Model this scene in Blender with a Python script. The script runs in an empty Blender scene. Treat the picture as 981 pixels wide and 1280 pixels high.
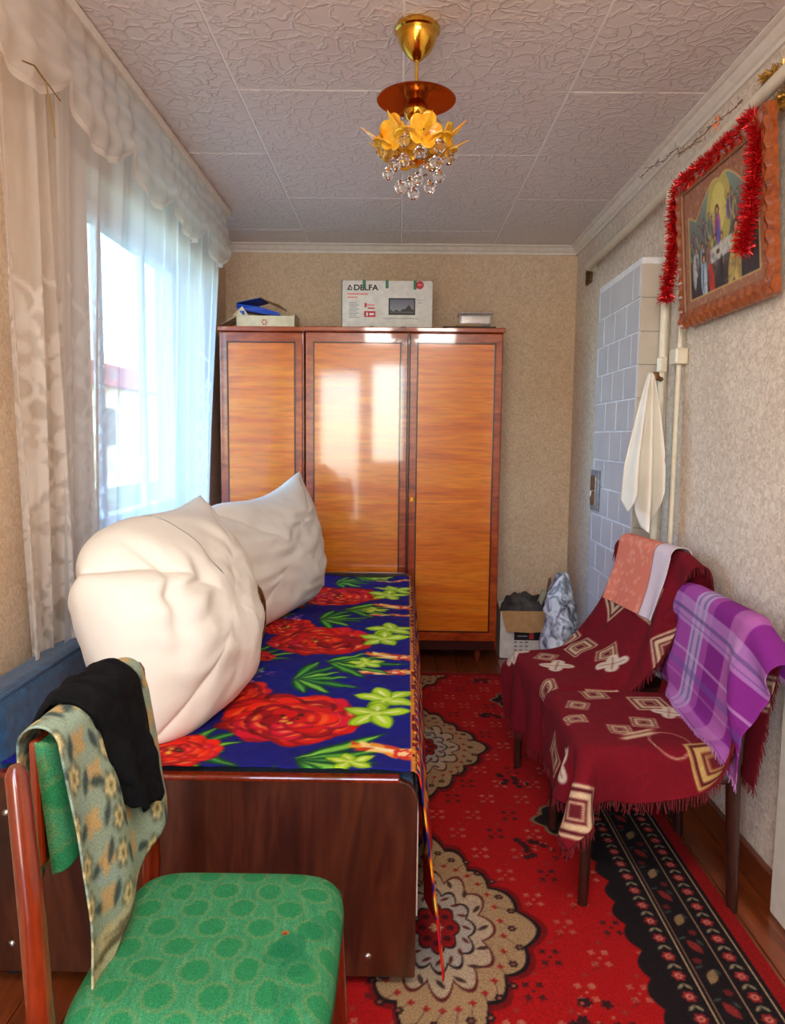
import bpy, math, random
import numpy as np
from mathutils import Vector, Matrix
random.seed(7)
RS = np.random.RandomState(7)
S = bpy.context.scene
R = math.radians
PI = math.pi

# ------------------------------------------------------------------ camera, world, light, exposure
cam = bpy.data.cameras.new('camera')
camo = bpy.data.objects.new('camera', cam)
S.collection.objects.link(camo)
S.camera = camo
cam.sensor_fit = 'HORIZONTAL'
cam.sensor_width = 36
cam.lens = 915 * 36 / 981
cam.clip_start = 0.02
pitch, yaw, roll = R(5.8), R(0.45), R(0.6)
_f = Vector((-math.sin(yaw) * math.cos(pitch), math.cos(yaw) * math.cos(pitch), -math.sin(pitch)))
_r0 = Vector((math.cos(yaw), math.sin(yaw), 0))
_u0 = _r0.cross(_f)
_r = _r0 * math.cos(roll) + _u0 * math.sin(roll)
_u = -_r0 * math.sin(roll) + _u0 * math.cos(roll)
camo.matrix_world = Matrix(((_r.x, _u.x, -_f.x, 0), (_r.y, _u.y, -_f.y, 0), (_r.z, _u.z, -_f.z, 1.21), (0, 0, 0, 1)))

S.view_settings.view_transform = 'Standard'
S.view_settings.look = 'None'
S.view_settings.gamma = 1
S.view_settings.use_curve_mapping = False
S.view_settings.exposure = 0.52

world = bpy.data.worlds.new('sky')
S.world = world
world.use_nodes = True
wn = world.node_tree
wn.nodes.clear()
wo = wn.nodes.new('ShaderNodeOutputWorld')
wb = wn.nodes.new('ShaderNodeBackground')
ws = wn.nodes.new('ShaderNodeTexSky')
ws.sky_type = 'NISHITA'
ws.sun_disc = False
ws.sun_elevation = R(38)
ws.sun_rotation = R(70)
ws.air_density = 1.3
ws.dust_density = 0.3
ws.ozone_density = 2.5
wt = wn.nodes.new('ShaderNodeMix')
wt.data_type = 'RGBA'
wt.blend_type = 'MULTIPLY'
wt.inputs[0].default_value = 1
wt.inputs[7].default_value = (.70, .86, 1.0, 1)
wn.links.new(ws.outputs[0], wt.inputs[6])
wn.links.new(wt.outputs[2], wb.inputs[0])
wn.links.new(wb.outputs[0], wo.inputs[0])
wb.inputs[1].default_value = 1.35


def area(name, loc, rot, sx, sy, power, col, portal=False):
    l = bpy.data.lights.new(name, 'AREA')
    l.shape = 'RECTANGLE'
    l.size, l.size_y = sx, sy
    l.energy = power
    l.color = col
    if portal:
        l.cycles.is_portal = True
    o = bpy.data.objects.new(name, l)
    o.location = loc
    o.rotation_euler = rot
    S.collection.objects.link(o)
    return o


sun_l = bpy.data.lights.new('sun', 'SUN')
sun_l.energy = 2.6
sun_l.angle = R(1)
sun_l.color = (1, .93, .82)
sun_o = bpy.data.objects.new('sun', sun_l)
sun_o.rotation_euler = (R(40), 0, R(70))
S.collection.objects.link(sun_o)
# daylight coming in through the left window, and through the window in the rear wall
area('window_daylight', (-1.26, 3.1, 1.46), (0, R(-90), 0), 1.22, 1.38, 30, (.80, .90, 1.0), portal=True)
area('rear_window_daylight', (-.14, -1.12, 1.5), (R(90), 0, 0), .34, 1.15, 8, (1.0, .93, .84))
area('rear_fill_light', (-.72, -1.16, 1.0), (R(100), 0, 0), .44, 1.85, 11, (1.0, .96, .92))  # added fill with no known source, set in the rear wall opening
# added fill behind the camera, aimed up to brighten the ceiling
area('ceiling_fill_light', (0, -.75, 1.72), (R(180), 0, 0), .35, .35, 11, (1.0, .95, .90))
# added soft fill overhead near the camera, tilted into the room
area('overhead_fill_light', (.1, 0.30, 2.27), (R(32), 0, 0), 0.9, 0.4, 24, (1.0, .91, .82))

# ------------------------------------------------------------------ helpers
def lin(c):
    c = np.asarray(c, float)
    if c.max() > 1.001:
        c = c / 255.
    return np.where(c <= .04045, c / 12.92, ((c + .055) / 1.055) ** 2.4)


class G:
    def __init__(s):
        s.v = []
        s.f = []

    def add(s, vs, fs):
        n = len(s.v)
        s.v.extend([tuple(map(float, q)) for q in vs])
        s.f.extend([tuple(n + i for i in q) for q in fs])
        return s

    def box(s, lo, hi, M=None):
        x0, y0, z0 = lo
        x1, y1, z1 = hi
        vs = [(x0, y0, z0), (x1, y0, z0), (x1, y1, z0), (x0, y1, z0), (x0, y0, z1), (x1, y0, z1), (x1, y1, z1), (x0, y1, z1)]
        if M is not None:
            vs = [tuple(M @ Vector(q)) for q in vs]
        return s.add(vs, [(3, 2, 1, 0), (4, 5, 6, 7), (0, 1, 5, 4), (1, 2, 6, 5), (2, 3, 7, 6), (3, 0, 4, 7)])

    def tube(s, pts, r, n=10, cap=True):
        pts = [Vector(p) for p in pts]
        m = len(pts)
        rr = r if hasattr(r, '__len__') else [r] * m
        vs = []
        up = None
        for i, p in enumerate(pts):
            t = (pts[min(i + 1, m - 1)] - pts[max(i - 1, 0)]).normalized()
            if up is None:
                a = Vector((0, 0, 1)) if abs(t.z) < .9 else Vector((1, 0, 0))
                up = (a - t * a.dot(t)).normalized()
            else:
                up = (up - t * up.dot(t)).normalized()
            b = t.cross(up)
            for k in range(n):
                a = 2 * PI * k / n
                vs.append(p + (up * math.cos(a) + b * math.sin(a)) * rr[i])
        fs = []
        for i in range(m - 1):
            for k in range(n):
                k2 = (k + 1) % n
                fs.append((i * n + k, i * n + k2, (i + 1) * n + k2, (i + 1) * n + k))
        if cap:
            fs.append(tuple(range(n))[::-1])
            fs.append(tuple((m - 1) * n + k for k in range(n)))
        return s.add(vs, fs)

    def lathe(s, prof, c, n=28, M=None):
        vs = []
        for (r, z) in prof:
            for k in range(n):
                a = 2 * PI * k / n
                q = Vector((r * math.cos(a), r * math.sin(a), z))
                if M is not None:
                    q = M @ q
                vs.append((q[0] + c[0], q[1] + c[1], q[2] + c[2]))
        m = len(prof)
        fs = []
        for i in range(m - 1):
            for k in range(n):
                k2 = (k + 1) % n
                fs.append((i * n + k, i * n + k2, (i + 1) * n + k2, (i + 1) * n + k))
        if prof[0][0] > 1e-6:
            fs.append(tuple(range(n))[::-1])
        if prof[-1][0] > 1e-6:
            fs.append(tuple((m - 1) * n + k for k in range(n)))
        return s.add(vs, fs)

    def plate(s, pts, off):            # polygon pts extruded by vector off
        n = len(pts)
        off = Vector(off)
        vs = [Vector(p) for p in pts] + [Vector(p) + off for p in pts]
        fs = [tuple(range(n))[::-1], tuple(range(n, 2 * n))]
        for i in range(n):
            j = (i + 1) % n
            fs.append((i, j, n + j, n + i))
        return s.add(vs, fs)


def link(o):
    S.collection.objects.link(o)
    return o


def setparent(o, parent):
    o.parent = parent
    if parent is not None:
        M = Matrix.Identity(4)
        q = parent
        while q is not None:
            M = q.matrix_basis @ M if q.parent is None else q.matrix_parent_inverse @ q.matrix_basis @ M
            q = q.parent
        o.matrix_parent_inverse = M.inverted()


def finish(o, m, parent=None, smooth=False, bevel=0, seg=2, auto=False):
    me = o.data
    if m is not None:
        me.materials.append(m)
    if smooth:
        me.polygons.foreach_set('use_smooth', [True] * len(me.polygons))
    link(o)
    if parent is None:
        # origin at the base centre of the mesh
        n = len(me.vertices)
        co = np.empty(n * 3, 'f')
        me.vertices.foreach_get('co', co)
        co = co.reshape(-1, 3)
        b = (co.min(0) + co.max(0)) / 2
        b[2] = co[:, 2].min()
        co -= b
        me.vertices.foreach_set('co', co.ravel())
        o.location = [float(q) for q in b]
        me.update()
    else:
        setparent(o, parent)
    if bevel:
        b = o.modifiers.new('bevel', 'BEVEL')
        b.width = bevel
        b.segments = seg
        b.limit_method = 'ANGLE'
        b.angle_limit = R(40)
        b.harden_normals = False
    return o


def obj(name, g, m, parent=None, smooth=False, bevel=0, seg=2, label=None):
    me = bpy.data.meshes.new(name)
    me.from_pydata(g.v, [], g.f)
    me.update()
    o = bpy.data.objects.new(name, me)
    finish(o, m, parent, smooth, bevel, seg)
    if smooth and bevel == 0:
        try:
            me.set_sharp_from_angle(angle=R(50))
        except Exception:
            pass
    if label:
        o['label'] = label
    return o


def gridobj(name, P, m, parent=None, col=None, uv=None, thick=0, flip=False, attr=None, offset=-1, solidify_rim=True):
    """P (ny,nx,3) surface; col (ny,nx,3) linear colours on points"""
    ny, nx = P.shape[:2]
    me = bpy.data.meshes.new(name)
    V = P.reshape(-1, 3).astype('f')
    me.vertices.add(nx * ny)
    me.vertices.foreach_set('co', V.ravel())
    i = np.arange((ny - 1) * (nx - 1))
    a = (i // (nx - 1)) * nx + i % (nx - 1)
    q = np.stack([a, a + 1, a + nx + 1, a + nx], 1)
    if flip:
        q = q[:, ::-1]
    me.loops.add(q.size)
    me.loops.foreach_set('vertex_index', q.ravel().astype('i'))
    me.polygons.add(len(q))
    me.polygons.foreach_set('loop_start', (np.arange(len(q)) * 4).astype('i'))
    me.polygons.foreach_set('loop_total', np.full(len(q), 4, 'i'))
    me.update(calc_edges=True)
    if col is not None:
        ca = me.color_attributes.new('Col', 'FLOAT_COLOR', 'POINT')
        c4 = np.ones((nx * ny, 4), 'f')
        c4[:, :3] = col.reshape(-1, 3)
        ca.data.foreach_set('color', c4.ravel())
    if uv is not None:
        l = me.uv_layers.new(name='UVMap')
        l.data.foreach_set('uv', uv.reshape(-1, 2)[q.ravel()].astype('f').ravel())
    me.validate()
    o = bpy.data.objects.new(name, me)
    finish(o, m, parent, True)
    if thick:
        sm = o.modifiers.new('thickness', 'SOLIDIFY')
        sm.thickness = thick
        sm.offset = offset
    return o


def thing(name, label, cat, loc, group=None):
    o = bpy.data.objects.new(name, None)
    o.empty_display_size = .05
    link(o)
    o.location = loc
    o['label'] = label
    o['category'] = cat
    if group:
        o['group'] = group
    return o


def tag(o, label, cat, group=None, kind=None):
    if label:
        o['label'] = label
    if cat:
        o['category'] = cat
    if group:
        o['group'] = group
    if kind:
        o['kind'] = kind
    return o


def struct(o):
    o['kind'] = 'structure'
    return o


# ------------------------------------------------------------------ materials
def nmat(name):
    m = bpy.data.materials.new(name)
    m.use_nodes = True
    nt = m.node_tree
    nt.nodes.clear()
    out = nt.nodes.new('ShaderNodeOutputMaterial')
    p = nt.nodes.new('ShaderNodeBsdfPrincipled')
    nt.links.new(p.outputs[0], out.inputs[0])
    return m, nt, p, out


def N(nt, t, **kw):
    n = nt.nodes.new(t)
    for k, v in kw.items():
        if k.startswith('i_'):
            n.inputs[k[2:].replace('_', ' ')].default_value = v
        else:
            setattr(n, k, v)
    return n


def coords(nt, scale=(1, 1, 1), kind='Object', rot=(0, 0, 0)):
    tc = nt.nodes.new('ShaderNodeTexCoord')
    mp = nt.nodes.new('ShaderNodeMapping')
    mp.inputs['Scale'].default_value = scale
    mp.inputs['Rotation'].default_value = rot
    nt.links.new(tc.outputs[kind], mp.inputs[0])
    return mp.outputs[0]


def ramp(nt, src, stops):
    r = nt.nodes.new('ShaderNodeValToRGB')
    e = r.color_ramp.elements
    while len(e) > 1:
        e.remove(e[-1])
    e[0].position = stops[0][0]
    e[0].color = (*lin(stops[0][1]), 1)
    for p, c in stops[1:]:
        q = e.new(p)
        q.color = (*lin(c), 1)
    nt.links.new(src, r.inputs[0])
    return r.outputs[0]


def bump(nt, p, src, strength=.3, dist=.01, prev=None):
    b = nt.nodes.new('ShaderNodeBump')
    b.inputs['Strength'].default_value = strength
    b.inputs['Distance'].default_value = dist
    nt.links.new(src, b.inputs['Height'])
    if prev:
        nt.links.new(prev, b.inputs['Normal'])
    nt.links.new(b.outputs[0], p.inputs['Normal'])
    return b.outputs[0]


def simple(name, c, rough=.5, metal=0, c2=None, scale=30, bs=0, bscale=80, coat=0, spec=.5, trans=0, emit=None):
    m, nt, p, out = nmat(name)
    p.inputs['Roughness'].default_value = rough
    p.inputs['Metallic'].default_value = metal
    p.inputs['Coat Weight'].default_value = coat
    p.inputs['Specular IOR Level'].default_value = spec
    p.inputs['Transmission Weight'].default_value = trans
    co = coords(nt)
    nz = N(nt, 'ShaderNodeTexNoise', i_Scale=scale, i_Detail=5.0)
    nt.links.new(co, nz.inputs[0])
    if c2 is None:
        c2 = tuple(min(255, q * 1.08) for q in c)
    nt.links.new(ramp(nt, nz.outputs[0], [(.35, c), (.68, c2)]), p.inputs['Base Color'])
    if bs:
        n2 = N(nt, 'ShaderNodeTexNoise', i_Scale=bscale, i_Detail=4.0)
        nt.links.new(co, n2.inputs[0])
        bump(nt, p, n2.outputs[0], bs, .003)
    return m


def wood(name, stops, scale, rough=.3, coat=0, bs=.05, dist=3.0, knots=0, coatr=.05, kind='Object'):
    m, nt, p, out = nmat(name)
    co = coords(nt, scale, kind)
    n1 = N(nt, 'ShaderNodeTexNoise', i_Scale=1.0, i_Detail=7.0, i_Roughness=.62, i_Distortion=dist)
    nt.links.new(co, n1.inputs[0])
    c = ramp(nt, n1.outputs[0], stops)
    co2 = coords(nt, tuple(q * 9 for q in scale), kind)
    n2 = N(nt, 'ShaderNodeTexNoise', i_Scale=1.0, i_Detail=4.0)
    nt.links.new(co2, n2.inputs[0])
    mx = N(nt, 'ShaderNodeMix', data_type='RGBA', blend_type='MULTIPLY')
    mx.inputs[0].default_value = .38
    nt.links.new(c, mx.inputs[6])
    g = ramp(nt, n2.outputs[0], [(.3, (150, 130, 120)), (.6, (255, 255, 255))])
    nt.links.new(g, mx.inputs[7])
    nt.links.new(mx.outputs[2], p.inputs['Base Color'])
    p.inputs['Roughness'].default_value = rough
    p.inputs['Coat Weight'].default_value = coat
    p.inputs['Coat Roughness'].default_value = coatr
    bump(nt, p, n2.outputs[0], bs, .001)
    return m


def painted(name, rough=.85, nscale=500, bs=.25, sheen=0, mult=.25, bd=.001):
    m, nt, p, out = nmat(name)
    a = N(nt, 'ShaderNodeAttribute', attribute_name='Col')
    co = coords(nt)
    nz = N(nt, 'ShaderNodeTexNoise', i_Scale=nscale, i_Detail=3.0)
    nt.links.new(co, nz.inputs[0])
    mx = N(nt, 'ShaderNodeMix', data_type='RGBA', blend_type='MULTIPLY')
    mx.inputs[0].default_value = mult
    nt.links.new(a.outputs['Color'], mx.inputs[6])
    nt.links.new(ramp(nt, nz.outputs[0], [(.35, (110, 110, 110)), (.6, (255, 255, 255))]), mx.inputs[7])
    nt.links.new(mx.outputs[2], p.inputs['Base Color'])
    p.inputs['Roughness'].default_value = rough
    p.inputs['Specular IOR Level'].default_value = .25
    p.inputs['Sheen Weight'].default_value = sheen
    bump(nt, p, nz.outputs[0], bs, bd)
    return m


def wallpaper(name, c1, c2, crackle=0):
    m, nt, p, out = nmat(name)
    co = coords(nt)
    n1 = N(nt, 'ShaderNodeTexNoise', i_Scale=3.0, i_Detail=6.0)
    nt.links.new(co, n1.inputs[0])
    n2 = N(nt, 'ShaderNodeTexNoise', i_Scale=45.0, i_Detail=5.0, i_Distortion=2.0)
    nt.links.new(co, n2.inputs[0])
    base = ramp(nt, n1.outputs[0], [(.35, c1), (.7, c2)])
    mx = N(nt, 'ShaderNodeMix', data_type='RGBA', blend_type='MULTIPLY')
    mx.inputs[0].default_value = .35
    nt.links.new(base, mx.inputs[6])
    nt.links.new(ramp(nt, n2.outputs[0], [(.42, (200, 185, 165)), (.56, (255, 255, 255))]), mx.inputs[7])
    v = N(nt, 'ShaderNodeTexVoronoi', feature='DISTANCE_TO_EDGE', i_Scale=26.0)
    dd = N(nt, 'ShaderNodeMix', data_type='VECTOR')
    dd.inputs[0].default_value = .06
    nt.links.new(co, dd.inputs[4])
    nt.links.new(n2.outputs[1], dd.inputs[5])
    nt.links.new(dd.outputs[1], v.inputs[0])
    m2 = N(nt, 'ShaderNodeMix', data_type='RGBA', blend_type='MULTIPLY')
    m2.inputs[0].default_value = crackle
    nt.links.new(mx.outputs[2], m2.inputs[6])
    nt.links.new(ramp(nt, v.outputs[0], [(.0, (150, 120, 110)), (.12, (255, 255, 255))]), m2.inputs[7])
    nt.links.new(m2.outputs[2], p.inputs['Base Color'])
    p.inputs['Roughness'].default_value = .85
    p.inputs['Specular IOR Level'].default_value = .2
    b1 = bump(nt, p, v.outputs[0], .35 if crackle else .15, .004)
    bump(nt, p, n2.outputs[0], .5, .004, b1)
    return m


M = {}
M['wallpaper'] = wallpaper('cream_wallpaper', (226, 197, 166), (232, 207, 178), .10)
M['wallpaper_r'] = wallpaper('crackled_cream_wallpaper', (230, 212, 194), (240, 225, 208), .28)
M['cornice'] = simple('white_moulding', (226, 214, 200), .5, c2=(236, 226, 214))
M['whitepaint'] = simple('white_gloss_paint', (228, 222, 208), .3, c2=(238, 232, 220), bs=.1, bscale=40)
M['pipe'] = simple('cream_pipe_paint', (222, 210, 186), .3, c2=(232, 222, 200), bs=.1, bscale=60)
M['plastic_white'] = simple('white_window_plastic', (225, 232, 238), .3)
M['wardrobe'] = wood('orange_lacquered_veneer', [(.28, (196, 84, 6)), (.45, (226, 108, 10)), (.6, (238, 130, 20)), (.8, (214, 98, 8))], (.9, 6, 12), .26, 1.0, .04, 1.2, coatr=.06)
M['wardrobe_edge'] = wood('red_brown_veneer', [(.3, (120, 36, 8)), (.5, (172, 64, 14)), (.7, (200, 90, 22))], (2.5, 6, 14), .25, 1.0, .04, 1.5)
M['wardrobe_line'] = simple('dark_inlay', (52, 16, 8), .3, coat=.6)
M['bedwood'] = wood('dark_walnut_laminate', [(.3, (38, 17, 10)), (.45, (62, 29, 17)), (.58, (82, 42, 24)), (.75, (54, 25, 15))], (7, 5, 1.1), .28, .35, .04, 2.2, coatr=.2)
M['chairwood'] = wood('red_varnished_wood', [(.3, (92, 26, 8)), (.6, (134, 46, 14)), (.8, (110, 34, 10))], (14, 14, 2.5), .22, .8, .04, 1.0)
M['darkwood'] = wood('dark_stained_wood', [(.3, (36, 15, 10)), (.6, (58, 26, 16)), (.8, (44, 18, 12))], (14, 14, 3), .35, .3, .04, 1.0)
M['floor'] = wood('brown_painted_boards', [(.3, (96, 40, 16)), (.55, (138, 66, 28)), (.8, (116, 52, 22))], (12, 1.2, 4), .3, .5, .05, 1.5)
M['skirting'] = wood('brown_painted_skirting', [(.3, (92, 40, 18)), (.6, (122, 58, 28)), (.8, (100, 46, 22))], (6, 2, 20), .35, .3, .05, 1.0)
M['brass'] = simple('polished_brass', (214, 160, 50), .14, 1, c2=(232, 184, 80))
M['steel'] = simple('steel', (170, 168, 165), .3, 1)
M['rust'] = simple('rusty_brass', (128, 84, 38), .5, .6, c2=(90, 60, 34), scale=60)
M['copper'] = simple('amber_mirror_glass', (160, 72, 22), .12, .75, c2=(150, 60, 18))
M['cloth_white'] = simple('white_cotton', (228, 220, 208), .9, c2=(236, 230, 220), scale=4, bs=.25, bscale=14)
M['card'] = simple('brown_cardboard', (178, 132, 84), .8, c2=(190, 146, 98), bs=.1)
M['card_in'] = simple('dark_cardboard', (150, 106, 66), .8)  # darker brown card for side flaps and lid
M['carton_white'] = simple('white_carton', (222, 214, 204), .6)
M['carton_pale'] = simple('pale_carton', (214, 192, 160), .7)
M['black'] = simple('black_print', (26, 24, 26), .5)
M['darkstuff'] = simple('dark_rags', (44, 40, 42), .8, c2=(96, 88, 84), scale=14, bs=.8, bscale=20)
M['green_tape'] = simple('green_tape', (16, 104, 66), .35)
M['red_print'] = simple('red_print', (200, 44, 52), .5)
M['pink_print'] = simple('pink_print', (226, 130, 124), .6)
M['grey_print'] = simple('grey_print', (150, 146, 150), .6)
M['tan_print'] = simple('tan_print', (150, 110, 84), .6)
M['blue_plastic'] = simple('blue_card', (18, 58, 158), .35, c2=(22, 68, 176))
M['white_print'] = simple('white_print', (240, 238, 236), .6)
M['yellow_paper'] = simple('yellow_paper', (232, 210, 120), .7)
M['pilaster'] = simple('grey_cast_iron', (150, 156, 166), .5, .2, c2=(110, 114, 124), scale=50, bs=.6, bscale=60)
M['stove_tile'] = simple('pale_blue_stove_tile', (190, 194, 204), .35, c2=(200, 203, 210), scale=6, bs=.08, bscale=12)
M['stove_body'] = simple('whitewashed_stove_joint', (226, 226, 230), .7)
M['stove_side'] = simple('cream_stove_side_tile', (196, 184, 170), .5, c2=(206, 196, 184), scale=7)
M['frame_wood'] = wood('carved_orange_wood', [(.3, (120, 50, 20)), (.5, (170, 86, 38)), (.75, (142, 66, 28))], (10, 10, 10), .3, .4, .05, 2)
M['bare_wood'] = M['frame_wood']
M['paint'] = painted('printed_cloth')
M['rugm'] = painted('woven_rug', .95, 260, .9, .0, .45, .004)
M['velvet'] = painted('acrylic_blanket', .95, 320, .5, .0, .3, .002)
M['print'] = painted('flat_print', .4, 90, 0.02, 0, .12)
M['upholstery'] = painted('green_upholstery', .9, 420, .8, .0, .40, .002)
M['fringe'] = simple('burgundy_fringe', (104, 10, 24), .9, c2=(130, 18, 32), scale=90)
M['fringe_lilac'] = simple('lilac_fringe', (190, 130, 190), .9)
M['black_knit'] = simple('black_knit', (9, 9, 11), .95, c2=(17, 17, 19), scale=60, bs=.7, bscale=90, spec=.15)
M['tassel_dark'] = simple('dark_leaf', (60, 50, 36), .7)
M['orange_ribbon'] = simple('orange_ribbon', (226, 120, 70), .6)
M['wire'] = simple('copper_wire', (130, 100, 50), .5, .3)
M['rubber'] = simple('black_rubber', (20, 20, 20), .6)

# denim-like blue sofa cloth
m, nt, p, out = nmat('blue_sofa_cloth')
co = coords(nt)
w1 = N(nt, 'ShaderNodeTexWave', i_Scale=55.0, i_Distortion=1.5)
w1.bands_direction = 'DIAGONAL'
nt.links.new(co, w1.inputs[0])
n1 = N(nt, 'ShaderNodeTexNoise', i_Scale=40.0, i_Detail=5.0)
nt.links.new(co, n1.inputs[0])
nt.links.new(ramp(nt, n1.outputs[0], [(.3, (8, 44, 78)), (.7, (22, 78, 118))]), p.inputs['Base Color'])
p.inputs['Roughness'].default_value = .8
p.inputs['Sheen Weight'].default_value = .2
bump(nt, p, w1.outputs[0], .3, .001)
M['sofa'] = m


def glassmat(name, c, rough=.03, tint=1.0, alpha=.25, refl=True):
    m, nt, p, out = nmat(name)
    nt.nodes.remove(p)
    t = N(nt, 'ShaderNodeBsdfTransparent')
    t.inputs[0].default_value = (*lin(c), 1)
    g = N(nt, 'ShaderNodeBsdfGlossy')
    g.inputs['Roughness'].default_value = rough
    lw = N(nt, 'ShaderNodeLayerWeight', i_Blend=.5)
    pw2 = N(nt, 'ShaderNodeMath', operation='POWER')
    pw2.inputs[1].default_value = 5
    nt.links.new(lw.outputs['Facing'], pw2.inputs[0])
    fr = N(nt, 'ShaderNodeMath', operation='MULTIPLY_ADD')
    fr.inputs[1].default_value = .5
    fr.inputs[2].default_value = .03
    nt.links.new(pw2.outputs[0], fr.inputs[0])
    mx = N(nt, 'ShaderNodeMixShader')
    nt.links.new(fr.outputs[0], mx.inputs[0])
    nt.links.new(t.outputs[0], mx.inputs[1])
    nt.links.new(g.outputs[0], mx.inputs[2])
    nt.links.new(mx.outputs[0], out.inputs[0])
    return m


M['pane'] = glassmat('window_glass', (245, 250, 252))
m, nt, p, out = nmat('crystal')
p.inputs['Transmission Weight'].default_value = 1
p.inputs['Base Color'].default_value = (1, .97, .98, 1)
p.inputs['Roughness'].default_value = .02
p.inputs['IOR'].default_value = 1.55
M['crystal'] = m
m, nt, p, out = nmat('amber_glass')
nz = N(nt, 'ShaderNodeTexNoise', i_Scale=30.0)
nt.links.new(coords(nt), nz.inputs[0])
nt.links.new(ramp(nt, nz.outputs[0], [(.35, (244, 166, 14)), (.65, (255, 206, 70))]), p.inputs['Base Color'])
p.inputs['Roughness'].default_value = .12
p.inputs['Subsurface Weight'].default_value = .5
p.inputs['Subsurface Radius'].default_value = (.02, .012, .004)
p.inputs['Transmission Weight'].default_value = .1
M['amber'] = m
M['amber_rim'] = glassmat('clear_rim_glass', (255, 226, 150), .05)
m, nt, p, out = nmat('clear_plastic')
nt.nodes.remove(p)
t = N(nt, 'ShaderNodeBsdfTransparent')
g = N(nt, 'ShaderNodeBsdfGlossy', i_Roughness=.15)
d = N(nt, 'ShaderNodeBsdfDiffuse')
d.inputs[0].default_value = (.62, .62, .66, 1)
a1 = N(nt, 'ShaderNodeMixShader')
a1.inputs[0].default_value = .35
a2 = N(nt, 'ShaderNodeMixShader')
a2.inputs[0].default_value = .35
nt.links.new(g.outputs[0], a1.inputs[1])
nt.links.new(d.outputs[0], a1.inputs[2])
nt.links.new(t.outputs[0], a2.inputs[1])
nt.links.new(a1.outputs[0], a2.inputs[2])
a2.inputs[0].default_value = .55
nt.links.new(a2.outputs[0], out.inputs[0])
M['clear_plastic'] = m

# crumpled polythene
m, nt, p, out = nmat('grey_polythene')
co = coords(nt)
nz = N(nt, 'ShaderNodeTexNoise', i_Scale=16.0, i_Detail=4.0, i_Distortion=1.5)
nt.links.new(co, nz.inputs[0])
nt.links.new(ramp(nt, nz.outputs[0], [(.36, (70, 72, 84)), (.48, (150, 156, 168)), (.6, (220, 224, 232))]), p.inputs['Base Color'])
p.inputs['Roughness'].default_value = .3
bump(nt, p, nz.outputs[0], .8, .02)
M['polythene'] = m

# tinsel
def tinsel_mat(name, a, b):
    m, nt, p, out = nmat(name)
    nz = N(nt, 'ShaderNodeTexNoise', i_Scale=120.0)
    nt.links.new(coords(nt), nz.inputs[0])
    nt.links.new(ramp(nt, nz.outputs[0], [(.35, a), (.65, b)]), p.inputs['Base Color'])
    p.inputs['Metallic'].default_value = .55
    p.inputs['Roughness'].default_value = .3
    return m


M['tinsel_red'] = tinsel_mat('red_foil', (190, 6, 20), (236, 40, 46))
M['tinsel_gold'] = tinsel_mat('gold_foil', (150, 104, 30), (206, 160, 60))
M['tinsel_dull'] = tinsel_mat('brown_foil', (110, 70, 50), (170, 120, 90))

# ceiling tile: embossed foam
m, nt, p, out = nmat('embossed_ceiling_foam')
co = coords(nt, (1, 1, 1))
n0 = N(nt, 'ShaderNodeTexNoise', i_Scale=9.0, i_Detail=3.0)
nt.links.new(co, n0.inputs[0])
dd = N(nt, 'ShaderNodeMix', data_type='VECTOR')
dd.inputs[0].default_value = .16
nt.links.new(co, dd.inputs[4])
nt.links.new(n0.outputs[1], dd.inputs[5])
v = N(nt, 'ShaderNodeTexVoronoi', feature='DISTANCE_TO_EDGE', i_Scale=20.0)
nt.links.new(dd.outputs[1], v.inputs[0])
mr = N(nt, 'ShaderNodeMapRange')
mr.inputs[1].default_value = 0
mr.inputs[2].default_value = .13
mr.inputs[3].default_value = 1
mr.inputs[4].default_value = 0
nt.links.new(v.outputs[0], mr.inputs[0])
n3 = N(nt, 'ShaderNodeTexNoise', i_Scale=14.0, i_Detail=4.0)
nt.links.new(co, n3.inputs[0])
mm = N(nt, 'ShaderNodeMath', operation='MULTIPLY')
nt.links.new(mr.outputs[0], mm.inputs[0])
nt.links.new(n3.outputs[0], mm.inputs[1])
p.inputs['Base Color'].default_value = (*lin((228, 217, 212)), 1)
p.inputs['Roughness'].default_value = .42
bump(nt, p, mm.outputs[0], .7, .007)
M['foam'] = m

# tulle curtain: woven net, partly see-through, denser where the lace is
def tulle(name, base, lace, tint):
    m, nt, p, out = nmat(name)
    nt.nodes.remove(p)
    a = N(nt, 'ShaderNodeAttribute', attribute_name='Col')
    tr = N(nt, 'ShaderNodeBsdfTransparent')
    tl = N(nt, 'ShaderNodeBsdfTranslucent')
    df = N(nt, 'ShaderNodeBsdfDiffuse')
    tl.inputs[0].default_value = (*lin(tint), 1)
    df.inputs[0].default_value = (*lin(tint), 1)
    mx = N(nt, 'ShaderNodeMixShader')
    mx.inputs[0].default_value = .5
    nt.links.new(df.outputs[0], mx.inputs[1])
    nt.links.new(tl.outputs[0], mx.inputs[2])
    mr = N(nt, 'ShaderNodeMapRange')
    mr.inputs[3].default_value = base
    mr.inputs[4].default_value = lace
    nt.links.new(a.outputs['Fac'], mr.inputs[0])
    m2 = N(nt, 'ShaderNodeMixShader')
    nt.links.new(mr.outputs[0], m2.inputs[0])
    nt.links.new(tr.outputs[0], m2.inputs[1])
    nt.links.new(mx.outputs[0], m2.inputs[2])
    nt.links.new(m2.outputs[0], out.inputs[0])
    return m


M['tulle'] = tulle('white_tulle', .60, .86, (244, 246, 250))
M['tulle_dense'] = tulle('dense_tulle', .36, .95, (236, 228, 220))
M['outwall'] = simple('cream_render', (226, 208, 172), .9)
M['outroof'] = simple('red_roof', (160, 60, 44), .9)
M['ground'] = simple('grass_ground', (110, 120, 84), 1, c2=(140, 140, 100), scale=3)

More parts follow.
